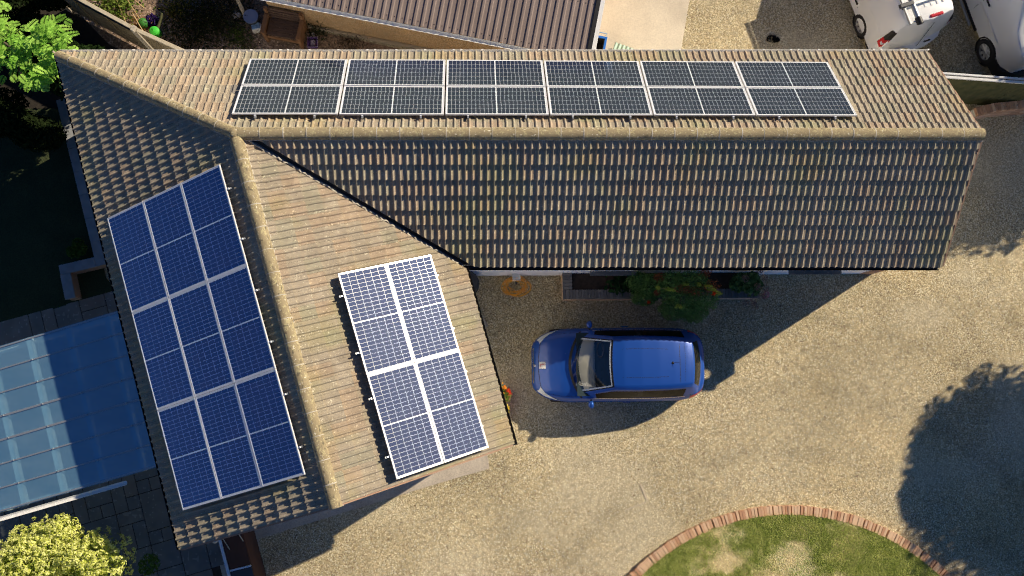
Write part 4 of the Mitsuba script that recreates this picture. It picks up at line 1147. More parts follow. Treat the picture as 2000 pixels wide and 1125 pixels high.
for i in range(170):
    x, y = rg.uniform(-8.3, -4.0), 0
    y = rg.uniform(8.6, 10.2) if x < -5.2 else rg.uniform(8.5, 9.0)
    a = rg.uniform(0, 2 * np.pi); L = rg.uniform(0.08, 0.35)
    tw.append(tube([(x, y, 0.015), (x + math.cos(a) * L / 2, y + math.sin(a) * L / 2, 0.03 + rg.uniform(0, 0.05)), (x + math.cos(a + 0.3) * L, y + math.sin(a + 0.3) * L, 0.02)], 0.004, 4))
single('twigs', 'scattered dry twigs over the yard soil', 'twig', cat(tw), 'bench_slat', kind='stuff')
for i, (p, q) in enumerate((((-8.95, 10.4, 0.9), (-8.72, 9.45, 0.1)), ((-8.80, 10.4, 1.0), (-8.40, 9.6, 0.1)), ((-8.45, 9.62, 0.5), (-8.15, 9.08, 0.35)), ((-8.70, 10.2, 0.7), (-8.25, 9.85, 0.3)))):
    single('cane', ('long tan cane nearest the fence', 'second tan cane, right of the longest', 'short cane leaning on the fence top', 'thin cane lying across the others')[i], 'cane', tube([p, lerp(p, q, 0.5) + [0, 0, 0.03], q], 0.011, 6), 'cane')
gt = thing('watering_can', 'bright green plastic can with long spout behind the fence post', 'watering can')
m = lathe([(0, 0), (0.12, 0), (0.135, 0.1), (0.12, 0.24), (0.06, 0.27), (0, 0.27)], 20); m.apply_translation((-8.0, 9.28, 0)); put(gt, 'body', m, 'green_plastic', smooth=40)
put(gt, 'spout', tube([(-7.95, 9.36, 0.12), (-7.85, 9.6, 0.2), (-7.82, 9.74, 0.26)], [0.055, 0.04, 0.03], 10), 'moss_wood', smooth=40)
m = trimesh.creation.icosphere(2, 0.13); m.apply_translation((-8.32, 9.52, 0.13)); single('ball', 'dark green ball behind the fence', 'ball', m, 'dark_green', smooth=True)
ml = crown(rg, [(np.array([-8.14, 9.62, 0.05]), np.array([0.16, 0.14, 0.12]))], 300, 0.12, 0.7, (0.03, 0.015, 0.10), (0.07, 0.04, 0.17))
single('purple_cloth', 'crumpled dark purple cloth between the green can and ball', 'cloth', ml[0], 'leafcol', color=ml[1])

# ---------------------------------------------------------------- left-hand fence with concrete post
fl = thing('panel_fence', 'weathered wooden fence with concrete post beside the shaded garden', 'fence')
f0, f1, f2 = np.array([-10.2, 9.93, 0]), np.array([-7.87, 8.64, 0]), np.array([-6.45, 7.98, 0])
for a, b, inset in ((f0, f1, 0.0), (f1, f2, 0.0)):
    d = (b - a) / np.linalg.norm(b - a); L = np.linalg.norm(b - a); fm = frame(a, d)
    n = int((L - 0.09) / 0.105)
    for i in range(n):
        x0 = 0.07 + i * (L - 0.09) / n
        m = box(x0 + 0.002, x0 + (L - 0.09) / n + 0.004, -0.018 + 0.007 * (i % 2), 0.0 + 0.007 * (i % 2), 0.06, 1.80 + rng.normal(0, 0.004), 0.002)
        put(fl, 'board', moved(m, fm), 'fence_wood')
    put(fl, 'top_rail', moved(box(0.07, L - 0.02, -0.045, 0.045, 1.80, 1.845, 0.006), fm), 'pale_wood')
    if a is f0:
        put(fl, 'metal_strip', moved(box(0.3, L - 0.08, -0.075, -0.047, 1.77, 1.81), fm), 'trim_black')
    for t in (0.33, 0.66):
        put(fl, 'batten', moved(box(L * t - 0.02, L * t + 0.02, -0.05, -0.02, 0.1, 1.79), fm), 'fence_wood')
for p in (f1, f0):
    put(fl, 'post', moved(box(-0.05, 0.05, -0.08, 0.06, 0, 1.90, 0.008), frame(p, f1 - f0)), 'concrete_post')

# ---------------------------------------------------------------- right-hand fence, low brick wall
fr = thing('boarded_fence', 'mossy boarded fence with pale double capping right of the bungalow', 'fence')
a, b = np.array([11.0, 7.66, 0]), np.array([14.2, 7.44, 0])
fm = frame(a, b - a); L = np.linalg.norm(b - a)
n = 26
for i in range(n):
    x = i * L / n
    put(fr, 'board', moved(box(x + 0.002, x + L / n + 0.006 * (i % 2), -0.02 - 0.008 * (i % 2), -0.004 - 0.008 * (i % 2), 0.04, 1.78, 0.002), fm), 'moss_wood')
put(fr, 'capping', moved(box(0, L, -0.085, -0.02, 1.785, 1.825, 0.005), fm), 'capping')
put(fr, 'capping', moved(box(0, L, 0.01, 0.06, 1.785, 1.83, 0.005), fm), 'capping')
bw = thing('brick_wall', 'low red brick wall with soldier-course top beside the mossy fence', 'wall')
pts = [np.array([13.0, 7.12, 0]), np.array([13.5, 7.24, 0]), np.array([14.1, 7.30, 0]), np.array([14.9, 7.35, 0])]
acc = 0
for a, b in zip(pts[:-1], pts[1:]):
    d = (b - a) / np.linalg.norm(b - a); L = np.linalg.norm(b - a); fm = frame(a, d)
    n = int(L / 0.075)
    for i in range(n):
        put(bw, 'top_brick', moved(box(i * L / n + 0.004, (i + 1) * L / n - 0.004, -0.11, 0.11, 0.46, 0.57, 0.004), fm), ('brick_a', 'brick_b', 'brick_c')[int(rng.integers(0, 3))])
    for r in range(6):
        m = max(1, int(L / 0.225))
        for i in range(m):
            put(bw, 'brick', moved(box(i * L / m + 0.005, (i + 1) * L / m - 0.005, -0.105, 0.105, r * 0.076 + 0.004, r * 0.076 + 0.07, 0.004), fm), ('brick_a', 'brick_b', 'brick_c')[int(rng.integers(0, 3))])
    put(bw, 'mortar_core', moved(box(0.002, L - 0.002, -0.095, 0.095, 0, 0.455), fm), 'mortar')

# ---------------------------------------------------------------- by the pad: blue trolley, corrugated offcut
tr = thing('crate_trolley', 'blue framed crate trolley by the outbuilding corner', 'trolley')
fm = frame((3.30, 8.88, 0), (0.98, -0.2, 0))
put(tr, 'bin', moved(cat([box(-0.12, 0.10, -0.2, 0.2, 0.12, 0.14), box(-0.12, -0.1, -0.2, 0.2, 0.141, 0.42), box(0.08, 0.10, -0.2, 0.2, 0.141, 0.42), box(-0.099, 0.079, 0.18, 0.2, 0.141, 0.42)]), fm), 'trim_black')
put(tr, 'frame', moved(cat([box(0.102, 0.16, -0.24, 0.26, 0.40, 0.45, 0.006), box(-0.15, 0.101, 0.202, 0.26, 0.40, 0.45, 0.006), box(0.11, 0.15, 0.20, 0.25, 0, 0.399), box(0.11, 0.15, -0.23, -0.19, 0, 0.399)]), fm), 'blue_plastic')
put(tr, 'handle', moved(tube([(-0.12, 0.28, 0.43), (-0.12, 0.34, 0.46), (0.12, 0.34, 0.46), (0.12, 0.28, 0.43)], 0.014, 8), fm), 'light_blue')
xs = np.linspace(0, 0.52, 40); zs = 0.018 * np.sin(xs / 0.52 * 2 * np.pi * 5)
fm = frame((3.72, 8.98, 0.10), (0.93, -0.37, 0.05))
V = np.vstack([np.c_[xs, np.full(40, -0.55), zs], np.c_[xs, np.full(40, 0.12), zs + 0.05]]); i = np.arange(39)
V = np.vstack([V, V - [0, 0, 0.004]])
F = np.vstack([np.c_[i, i + 1, i + 41], np.c_[i, i + 41, i + 40], np.c_[80 + i, 80 + i + 41, 80 + i + 1], np.c_[80 + i, 80 + i + 40, 80 + i + 41]])
single('corrugated_sheet', 'pale green corrugated plastic offcut lying on the concrete pad', 'sheet', moved(trimesh.Trimesh(V, F, process=False), fm), 'pale_green')

# ---------------------------------------------------------------- trees and shrubs
GREEN = ((0.22, 0.48, 0.06), (0.45, 0.72, 0.14))
rg = np.random.default_rng(21)
tt = thing('acacia_tree', 'bright green feathery-leaved tree at the hip corner of the roof', 'tree')
put(tt, 'trunk', cat([trunk((-10.9, 8.2, 0), (-10.3, 7.9, 2.2), 0.07, 0.045, rg=rg), trunk((-10.3, 7.9, 2.2), (-9.6, 7.85, 3.0), 0.04, 0.015, rg=rg), trunk((-10.3, 7.9, 2.2), (-9.9, 7.1, 2.8), 0.035, 0.012, rg=rg), trunk((-10.35, 7.9, 2.1), (-10.7, 8.3, 3.0), 0.035, 0.012, rg=rg)]), 'bark', smooth=50)
fr_ = []
for c, n, L, up in (((-9.35, 8.05, 3.05), 20, 0.50, 0.1), ((-9.75, 7.75, 2.95), 20, 0.5, 0.15), ((-9.0, 7.80, 2.95), 14, 0.42, 0.0), ((-9.62, 7.05, 2.75), 18, 0.48, 0.05), ((-10.35, 8.1, 3.15), 22, 0.5, 0.15), ((-10.15, 7.45, 2.8), 18, 0.45, 0.1), ((-10.6, 7.75, 2.9), 16, 0.5, 0.1), ((-9.45, 7.5, 2.6), 14, 0.40, 0.0), ((-9.15, 7.5, 2.3), 12, 0.34, -0.2)):
    n = int(n * 1.5)
    for i in range(n):
        a = 2 * np.pi * i / n + rg.normal(0, 0.25)
        b = np.array(c) + rg.normal(0, 0.15, 3)
        fr_.append(frond(rg, b, (math.cos(a), math.sin(a), up + rg.normal(0, 0.25)), L * rg.uniform(0.40, 0.78), 0.066, *GREEN, droop=rg.uniform(0.2, 0.6), pairs=11))
m, col = cjoin(fr_)
put(tt, 'crown', m, 'leafcol', color=col)
t = thing('shade_shrub', 'dark leafy shrub in shade beneath the acacia, behind the eaves', 'shrub')
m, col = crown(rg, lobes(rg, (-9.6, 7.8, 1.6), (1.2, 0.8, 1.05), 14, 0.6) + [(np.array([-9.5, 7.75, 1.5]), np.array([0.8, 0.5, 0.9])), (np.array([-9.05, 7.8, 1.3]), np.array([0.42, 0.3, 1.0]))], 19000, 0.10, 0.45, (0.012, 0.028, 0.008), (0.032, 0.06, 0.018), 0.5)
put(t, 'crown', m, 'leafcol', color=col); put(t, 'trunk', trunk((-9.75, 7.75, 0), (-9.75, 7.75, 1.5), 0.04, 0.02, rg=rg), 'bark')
for i, (c, r, n, lab) in enumerate((((-11.6, 9.2, 0.5), (1.2, 0.9, 0.7), 4000, 'black-green bush filling the top left corner'), ((-9.6, 8.4, 0.3), (0.8, 0.5, 0.4), 1500, 'low dark shrub between acacia and fence'), ((-10.75, 6.7, 1.1), (1.25, 0.8, 1.15), 9000, 'dark laurel bush at the top of the shaded lawn'), ((-12.2, 7.9, 0.8), (1.0, 1.0, 0.8), 5000, 'dark bush at the left edge behind the acacia'), ((-10.9, 10.1, 0.6), (1.1, 0.7, 0.6), 4000, 'dark bush between the top edge and the fence'))):
    t = thing('dark_bush', lab, 'bush')
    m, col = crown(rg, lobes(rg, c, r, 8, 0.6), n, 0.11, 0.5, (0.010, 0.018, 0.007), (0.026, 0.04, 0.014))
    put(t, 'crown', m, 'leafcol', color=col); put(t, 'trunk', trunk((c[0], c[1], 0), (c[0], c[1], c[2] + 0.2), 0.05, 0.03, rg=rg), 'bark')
t = thing('round_shrub', 'small green shrub in the angle of the garden wall', 'shrub')
m, col = crown(rg, lobes(rg, (-9.52, 3.66, 0.42), (0.28, 0.26, 0.28), 7, 0.6), 1100, 0.07, 0.45, (0.04, 0.085, 0.015), (0.10, 0.17, 0.035))
put(t, 'crown', m, 'leafcol', color=col); put(t, 'trunk', trunk((-9.52, 3.66, 0), (-9.52, 3.66, 0.4), 0.02, 0.012, rg=rg), 'bark')
t = thing('leaf_sprig', 'bright green leafy branch tip at the left edge', 'branch')
m, col = crown(rg, [(np.array([-11.55, 5.55, 2.6]), np.array([0.24, 0.15, 0.14]))], 160, 0.10, 0.5, *GREEN)
put(t, 'crown', m, 'leafcol', color=col); put(t, 'stem', trunk((-12.6, 5.6, 0), (-11.65, 5.55, 2.6), 0.05, 0.01, rg=rg), 'bark')

# golden bush at the bottom left: rosettes of small leaves over an uneven dome
t = thing('golden_bush', 'large golden yellow-green bush at the bottom left by the patio', 'bush')
lob = lobes(rg, (-9.2, -4.0, 1.65), (1.75, 1.5, 1.0), 26, 0.62)
lob = [(c, r * 0.85) for c, r in lob] + [(np.array([-9.1, -3.2, 1.85]), np.array([0.5, 0.45, 0.5])), (np.array([-8.95, -2.75, 1.85]), np.array([0.3, 0.28, 0.42])), (np.array([-7.85, -3.55, 2.15]), np.array([0.45, 0.42, 0.5])), (np.array([-7.95, -4.05, 2.2]), np.array([0.5, 0.45, 0.5])), (np.array([-9.7, -3.3, 1.8]), np.array([0.5, 0.45, 0.5])), (np.array([-8.35, -3.3, 2.1]), np.array([0.5, 0.45, 0.5]))]
parts_ = []
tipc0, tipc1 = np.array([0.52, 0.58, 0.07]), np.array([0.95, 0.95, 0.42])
for c, r in lob:
    n = 120
    d = rg.normal(0, 1, (n, 3)); d[:, 2] += 0.35; d /= np.linalg.norm(d, axis=1, keepdims=True)
    tips = c + d * r * (0.82 + 0.34 * rg.uniform(0, 1, (n, 1)))
    k = 13
    p = np.repeat(tips, k, 0); dd = np.repeat(d, k, 0)
    o = rg.normal(0, 1, (n * k, 3)); o -= dd * (o * dd).sum(1, keepdims=True) * 0.6; o /= np.linalg.norm(o, axis=1, keepdims=True)
    w = rg.uniform(0.2, 1, (n, 1))
    parts_.append(leaves(rg, p + o * 0.034 + dd * rg.uniform(-0.03, 0.02, (n * k, 1)), dd * 0.9 + o * 0.6, 0.062, 0.42, tipc0, tipc1, 0.15))
m, col = cjoin(parts_)
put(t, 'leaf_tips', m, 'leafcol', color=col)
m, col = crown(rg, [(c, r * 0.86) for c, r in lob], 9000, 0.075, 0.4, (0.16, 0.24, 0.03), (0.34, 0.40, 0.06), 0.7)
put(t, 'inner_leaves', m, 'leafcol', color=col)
m, col = crown(rg, [(np.array([-7.45, -3.75, 0.75]), np.array([0.22, 0.25, 0.35]))], 500, 0.075, 0.4, (0.04, 0.10, 0.018), (0.10, 0.19, 0.035), 0.5)
put(t, 'green_shoot', m, 'leafcol', color=col)
put(t, 'trunk', cat([trunk((-9.2, -4.0, 0), (-9.2 + 0.5 * math.cos(a), -4.0 + 0.5 * math.sin(a), 1.3), 0.045, 0.02, rg=rg) for a in (0, 1.5, 3, 4.6)]), 'bark')

# trees beyond the right edge, whose shade falls across the drive
for i, (c, r, n, lab) in enumerate((((19.6, 1.5, 4.5), (2.6, 2.7, 2.3), 16000, 'broad leafy tree right of the drive, nearest the round lawn'), ((18.4, 9.0, 3.6), (2.6, 2.4, 1.9), 12000, 'broad leafy tree right of the parked vans'))):
    t = thing('broadleaf_tree', lab, 'tree')
    lb = lobes(rg, c, r, 16, 0.55) + [(np.array(c), np.array(r) * 0.72)]
    m, col = crown(rg, lb, n * 2, 0.19, 0.55, (0.03, 0.07, 0.015), (0.07, 0.13, 0.03), 0.4)
    put(t, 'crown', m, 'leafcol', color=col); put(t, 'trunk', trunk((c[0], c[1] + 0, 0), (c[0], c[1], c[2]), 0.17, 0.08, rg=rg), 'bark', smooth=50)

# ---------------------------------------------------------------- the blue car
CS = 1.04
CX, CY = 1.455, 0.72
def cw2(P):
    P = np.asarray(P, float).reshape(-1, 3) * CS
    return P + [CX, CY, 0]


def hw(x):                     # half width of the body
    f = min(1.0, max(0.0, x) / 0.95); r = min(1.0, max(0.0, 3.985 - x) / 0.75)
    return 0.862 * (0.52 + 0.48 * (1 - (1 - f) ** 2.4) ** 0.62 if f < 1 else 1) * (0.60 + 0.40 * (1 - (1 - r) ** 2.6) ** 0.6 if r < 1 else 1) * (1 - 0.02 * (x > 2.6) * (x - 2.6))


def ztop(x):
    return np.interp(x, [0, 0.05, 0.15, 0.35, 0.65, 0.95, 1.15, 2.5, 3.55, 3.8, 3.95, 3.985], [0.52, 0.60, 0.68, 0.775, 0.87, 0.935, 0.965, 0.98, 0.97, 0.93, 0.86, 0.78])


RS = [(0.0, 0.0), (0.30, -0.004), (0.55, -0.018), (0.72, -0.040), (0.83, -0.075), (0.90, -0.12), (0.955, -0.19), (0.985, -0.28)]


def body_pt(x, t):             # t 0..1 centre to shoulder, 1..2 down the flank
    w, z = hw(x), ztop(x)
    if t <= 1:
        u = t * 7; i = min(6, int(u)); f = u - i
        y = lerp(RS[i][0], RS[i + 1][0], f); d = lerp(RS[i][1], RS[i + 1][1], f)
        k = min(1.0, 0.4 + x * 1.2)
        return np.array([x, y * w, z + d * k])
    k = min(1.0, 0.4 + x * 1.2)
    z0 = z - 0.28 * k; f = t - 1
    yy = np.interp(f, [0, 0.25, 0.6, 0.85, 1.0], [0.985, 1.0, 0.99, 0.96, 0.90])
    zz = lerp(z0, 0.20, f)
    return np.array([x, yy * w, zz])


XS = np.unique(np.concatenate([np.linspace(0, 0.2, 8), np.linspace(0.2, 1.2, 18), np.linspace(1.2, 3.4, 16), np.linspace(3.4, 3.985, 14)]))
TSS = np.concatenate([np.linspace(0, 1, 15), np.linspace(1, 2, 8)[1:]])


def grid_mesh(P, closed=False):
    n, k = P.shape[:2]
    i, j = np.meshgrid(np.arange(n - 1), np.arange(k - 1), indexing='ij')
    a = (i * k + j).ravel()
    F = np.vstack([np.c_[a, a + 1, a + k + 1], np.c_[a, a + k + 1, a + k]])
    return trimesh.Trimesh(P.reshape(-1, 3), F, process=False)


def facing_out(m, c):
    d = ((m.triangles_center - c) * m.face_normals).sum(1)
    if d.mean() < 0:
        m.invert()
    return m


CC = np.array([CX + 2.0 * CS, CY, 0.6])
car = thing('parked_car', 'blue hatchback with learner plate parked on gravel beside the planter', 'car')
rows = []
for x in XS:
    half = [body_pt(x, t) for t in TSS]
    rows.append([p * [1, -1, 1] for p in half[::-1]] + half[1:])
m = grid_mesh(np.array([cw2(r) for r in rows]))
caps = []
for r in (rows[0], rows[-1]):
    r = cw2(r); c = r.mean(0)
    caps.append(trimesh.Trimesh(np.vstack([r, c]), [[i, i + 1, len(r)] for i in range(len(r) - 1)] + [[len(r) - 1, 0, len(r)]], process=False))
put(car, 'body', facing_out(cat([m] + caps), CC), 'car_paint', smooth=45)
# cabin
ZC = ([0.80, 0.90, 1.10, 1.40, 1.74, 2.00, 2.40, 2.80, 3.15, 3.45, 3.60, 3.70, 3.80, 3.88], [0.945, 0.985, 1.08, 1.235, 1.405, 1.445, 1.462, 1.455, 1.43, 1.395, 1.36, 1.24, 1.08, 0.95])
WR = ([0.80, 1.10, 1.74, 2.3, 3.0, 3.45, 3.60, 3.88], [0.70, 0.655, 0.565, 0.575, 0.555, 0.525, 0.505, 0.60])
WB = ([0.80, 1.2, 1.8, 3.0, 3.5, 3.88], [0.765, 0.785, 0.80, 0.79, 0.765, 0.68])
BOW = ([0.80, 1.2, 1.74, 2.2, 3.2, 3.6, 3.88], [0.26, 0.17, 0.075, 0.0, 0.0, -0.07, -0.13])


def cab_pt(x, s):              # s 0..1 over the top to the rail, 1..2 down the side glass
    z, wr, wb, bw = (float(np.interp(x, *a)) for a in (ZC, WR, WB, BOW))
    if s <= 1:
        y = wr * s; zz = z - 0.030 * s ** 2 - 0.035 * max(0, s - 0.85) ** 2 / 0.0225
    else:
        f = s - 1; z1 = z - 0.065; zb = min(0.955, z1 - 0.01)
        y = lerp(wr + 0.012, wb, f ** 0.9); zz = lerp(z1, zb, f)
    return np.array([x + bw * (y / 0.75) ** 2, y, zz])


CXS = np.unique(np.round(np.concatenate([np.linspace(0.80, 0.86, 2), np.linspace(0.86, 1.70, 16), [1.74, 1.80], np.linspace(1.80, 3.50, 36), [3.57, 3.60, 3.63], np.linspace(3.66, 3.83, 6), [3.88]]), 4))
CSS = np.array([0, .12, .25, .37, .5, .62, .72, .78, .82, .85, .87, .90, .92, .94, .96, .98, 1.0, 1.03, 1.08, 1.12, 1.16, 1.35, 1.55, 1.75, 1.88, 2.0])
P4 = np.array([[cab_pt(x, s) for s in CSS] for x in CXS])
groups_ = {'roof_shell': ([], []), 'windscreen': ([], []), 'rear_window': ([], []), 'side_glass': ([], []), 'pillar': ([], [])}
for i in range(len(CXS) - 1):
    xm = (CXS[i] + CXS[i + 1]) / 2
    for j in range(len(CSS) - 1):
        sm = (CSS[j] + CSS[j + 1]) / 2
        g = 'roof_shell'
        if xm < 0.86: g = 'pillar'
        elif xm < 1.70 and sm < 0.90: g = 'windscreen'
        elif xm < 1.74 and sm < 0.95: g = 'pillar'
        elif 3.63 < xm < 3.84 and sm < 0.90: g = 'rear_window'
        elif 1.25 < xm < 3.45 and 1.16 < sm < 1.88: g = 'side_glass' if not (2.32 < xm < 2.42) else 'pillar'
        for sg in (-1, 1):
            q = P4[[i, i, i + 1, i + 1], [j, j + 1, j + 1, j]] * [1, sg, 1]
            o = len(groups_[g][0])
            groups_[g][0].extend(q); groups_[g][1].extend([[o, o + 1, o + 2], [o, o + 2, o + 3]])
for g, b in (('roof_shell', 'car_paint'), ('windscreen', 'windscreen'), ('rear_window', 'dark_glass'), ('pillar', 'trim_black')):
    m = trimesh.Trimesh(cw2(groups_[g][0]), groups_[g][1], process=False); m.merge_vertices(); m.fix_normals(); put(car, g, facing_out(m, CC), b, smooth=40)
for sg in (-1, 1):
    V, F = np.array(groups_['side_glass'][0]), np.array(groups_['side_glass'][1])
    F = F[(V[F][:, :, 1].mean(1) * sg) > 0]
    m = trimesh.Trimesh(cw2(V), F, process=False); m.remove_unreferenced_vertices(); m.merge_vertices(); put(car, 'side_window', facing_out(m, CC), 'side_glass', smooth=40)


def patch(fn, x0, x1, t0, t1, off, n=8, k=6):
    """a thin skin laid off metres proud of a surface fn(x, t)"""
    out = []
    for a in np.linspace(0, 1, n):
        r = []
        for b in np.linspace(0, 1, k):
            x = lerp(x0(b) if callable(x0) else x0, x1(b) if callable(x1) else x1, a)
            t = lerp(t0(a) if callable(t0) else t0, t1(a) if callable(t1) else t1, b)
            e = 0.004
            p = fn(x, t); nx, nt = fn(x + e, t) - p, fn(x, t + 0.01) - p
            q = np.cross(nx, nt); q /= np.linalg.norm(q) + 1e-9
            if q @ (p - np.array([2.0, 0, 0.3])) < 0: q = -q
            r.append(p + q * off)
        out.append(r)
    return np.array(out)


def both(part, bs, smooth=40, **kw):
    A = patch(**kw)
    for sg in (-1, 1):
        m = grid_mesh(np.array([cw2(r * np.array([1, sg, 1])) for r in A]))
        put(car, part, facing_out(m, CC), bs, smooth=smooth)


both('headlight', 'lamp_clear', fn=body_pt, x0=lambda b: 0.10 + 0.07 * (1 - b), x1=lambda b: 0.30 + 0.33 * b, t0=lambda a: 0.44 + 0.22 * a, t1=lambda a: 0.84 + 0.06 * a, off=0.007)
both('tail_light', 'lamp_red', fn=body_pt, x0=lambda b: 3.60 + 0.05 * b, x1=lambda b: 3.965 - 0.02 * b, t0=0.74, t1=1.25, off=0.008)
both('waist_trim', 'chrome', fn=cab_pt, x0=1.10, x1=3.50, t0=1.91, t1=1.955, off=0.006, n=20, k=2)
both('bonnet_seam', 'trim_black', fn=body_pt, x0=0.30, x1=0.98, t0=lambda a: 0.585 + 0.03 * a, t1=lambda a: 0.595 + 0.03 * a, off=0.0015, n=10, k=2)
both('roof_groove', 'trim_black', fn=cab_pt, x0=1.95, x1=3.0, t0=0.555, t1=0.567, off=0.0015, n=10, k=2)
def full(part, bs, fn, x0, x1, tmax, off, n=3, k=14):
    A = patch(fn, x0, x1, -tmax, tmax, off, n, k)
    put(car, part, facing_out(grid_mesh(np.array([cw2(r) for r in A])), CC), bs, smooth=40)
def mir(fn):
    return lambda x, t: fn(x, abs(t)) * np.array([1, 1 if t >= 0 else -1, 1])
both('screen_edge', 'lamp_clear', fn=cab_pt, x0=0.93, x1=1.69, t0=0.85, t1=0.90, off=0.004, n=12, k=2)
full('screen_top_edge', 'lamp_clear', lambda x, t: cab_pt(x, abs(t)) * np.array([1, 1 if t >= 0 else -1, 1]), 1.675, 1.70, 0.86, 0.004)
full('bonnet_edge_seam', 'trim_black', mir(body_pt), lambda b: 0.125 + 0.10 * abs(2 * b - 1) ** 2, lambda b: 0.135 + 0.10 * abs(2 * b - 1) ** 2, 0.62, 0.0015)
full('tailgate_seam', 'trim_black', mir(cab_pt), 3.262, 3.272, 0.93, 0.0015)
full('spoiler_crease', 'trim_black', mir(cab_pt), lambda b: 3.40 - 0.01 * abs(2 * b - 1), lambda b: 3.404 - 0.01 * abs(2 * b - 1), 0.80, 0.0012)
m = lathe([(0, 0.012), (0.028, 0.010), (0.036, 0.004), (0.036, 0), (0, 0)], 20); m.apply_transform(frame((0.045, 0, 0.60), (0.55, 0, 0.83), z=(-0.83, 0, 0.55))); m.apply_scale(CS); m.apply_translation((CX, CY, 0)); put(car, 'badge', m, 'chrome', smooth=40)
A = patch(mir(body_pt), lambda b: 0.012, lambda b: 0.03, -0.5, 0.5, 0.004, 3, 12)
put(car, 'grille_trim', facing_out(grid_mesh(np.array([cw2(r) for r in A])), CC), 'chrome', smooth=40)
# learner plate on the bonnet
lp = thing('learner_plate', 'square white learner plate with red letter on the blue bonnet', 'plate')
z0 = ztop(0.22) + 0.016
pm = frame((0.215, 0.0, z0 - 0.004), (0, -1, 0.0), z=(-0.32, 0, 1))
def lpm(m):
    m = moved(m, pm); m.apply_scale(CS); m.apply_translation((CX, CY, 0)); return m
put(lp, 'plate', lpm(box(-0.078, 0.078, -0.078, 0.078, -0.002, 0.002)), 'white_plastic')
tm = meshkit.text_mesh('L', 0.092, 0.0015, bold=True); tm.apply_translation([-tm.bounds[:, 0].mean(), -tm.bounds[:, 1].mean(), 0.003])
put(lp, 'letter', lpm(tm), 'red_paint')
# mirrors, aerial, wipers, handles
for sg in (-1, 1):
    m = trimesh.creation.icosphere(3, 1.0); v = m.vertices.copy(); v[:, 0] = np.where(v[:, 0] > 0, v[:, 0] * 0.55, v[:, 0]); m.vertices = v * [0.085, 0.085, 0.06]; m.apply_translation((1.31, sg * 0.915, 0.985)); m.apply_scale(CS); m.apply_translation((CX, CY, 0))
    mr = put(car, 'mirror', m, 'car_paint', smooth=True)
    put(mr, 'mirror_arm', tube(cw2([(1.30, sg * 0.80, 0.94), (1.30, sg * 0.90, 0.965)]), 0.022, 8), 'trim_black')
    hx = [(2.05, 0.885, 0.80), (2.22, 0.885, 0.80)]
    put(car, 'door_handle', tube(cw2([(x, sg * (y - 0.012), z) for x, y, z in hx]), 0.014, 8), 'car_paint', smooth=40)
ap = cab_pt(3.10, 0)
put(car, 'aerial_base', (lambda m: (m.apply_translation(cw2(ap)[0]), m)[1])(lathe([(0, 0.022), (0.02, 0.018), (0.032, 0), (0, 0)], 16)), 'trim_black', smooth=40)
put(car, 'aerial', tube(cw2([ap + [0, 0, 0.015], ap + [0.14, 0, 0.11]]), 0.0045, 6), 'trim_black')
for y0, y1 in ((-0.42, 0.10), (0.08, 0.56)):
    ps = []
    for t in np.linspace(0, 1, 6):
        y = lerp(y0, y1, t); p = cab_pt(0.93 + 0.05 * t, abs(y) / 0.69); ps.append([p[0], y, p[2] + 0.016])
    put(car, 'wiper', tube(cw2(ps), 0.009, 6), 'trim_black')
b0 = cab_pt(3.72, 0)
put(car, 'rear_wiper', tube(cw2([b0 + [0.01, 0.0, 0.02], cab_pt(3.68, 0.5) + [0.02, 0, 0.015]]), 0.012, 6), 'trim_black')
# inside
ins = []
ins.append(box(0.98, 3.6, -0.72, 0.72, 0.985, 0.992))
put(car, 'cabin_floor', (lambda m: (m.apply_scale(CS), m.apply_translation((CX, CY, 0)), m)[2])(cat(ins)), 'interior')
dd = []
for yy in np.linspace(-0.60, 0.60, 9):
    dd.append([(1.02 + 0.18 * (yy / 0.7) ** 2, yy, 1.0), (1.10 + 0.18 * (yy / 0.7) ** 2, yy, 1.025), (1.34 + 0.10 * (yy / 0.7) ** 2, yy, 1.035), (1.40, yy, 1.0)])
m = grid_mesh(np.array([cw2(r) for r in dd])); put(car, 'dashboard', m, 'dash_beige', smooth=40)
an = np.linspace(0, 2 * np.pi, 28, endpoint=False)
put(car, 'steering_wheel', tube(cw2(np.c_[1.52 + 0.06 * np.cos(an), 0.33 + 0.17 * np.sin(an), 1.06 + 0.03 + 0.10 * np.cos(an)]), 0.02, 8, closed=True), 'trim_black')
for yy in (-0.34, 0.34):
    m = box(1.95, 2.12, yy - 0.22, yy + 0.22, 0.995, 1.20, 0.05); m.apply_scale(CS); m.apply_translation((CX, CY, 0)); put(car, 'seat_back', m, 'trim_black')
for x in (0.72, 3.20):
    for sg in (-1, 1):
        wc = np.array([x, sg * 0.755, 0.305])
        m = lathe([(0.19, -0.09), (0.27, -0.095), (0.30, -0.07), (0.30, 0.07), (0.27, 0.095), (0.19, 0.09)], 32)
        mt = np.eye(4); mt[:3, :3] = [[1, 0, 0], [0, 0, sg], [0, -sg, 0]]; mt[:3, 3] = wc
        m.apply_transform(mt); m.apply_scale(CS); m.apply_translation((CX, CY, 0))
        w = put(car, 'wheel', m, 'rubber', smooth=35)
        m = lathe([(0, 0.06), (0.05, 0.065), (0.17, 0.05), (0.195, 0.085), (0.195, 0.0), (0, 0.0)], 28); m.apply_transform(mt); m.apply_scale(CS); m.apply_translation((CX, CY, 0)); put(w, 'rim', m, 'rim', smooth=35)

# ---------------------------------------------------------------- the two white vans
def van_frame(o, fwd):
    f = np.array([fwd[0], fwd[1], 0.0]); f /= np.linalg.norm(f)
    m = np.eye(4); m[:3, 0] = np.cross(f, [0, 0, 1]); m[:3, 1] = f; m[:3, 2] = [0, 0, 1]; m[:3, 3] = o
    return m


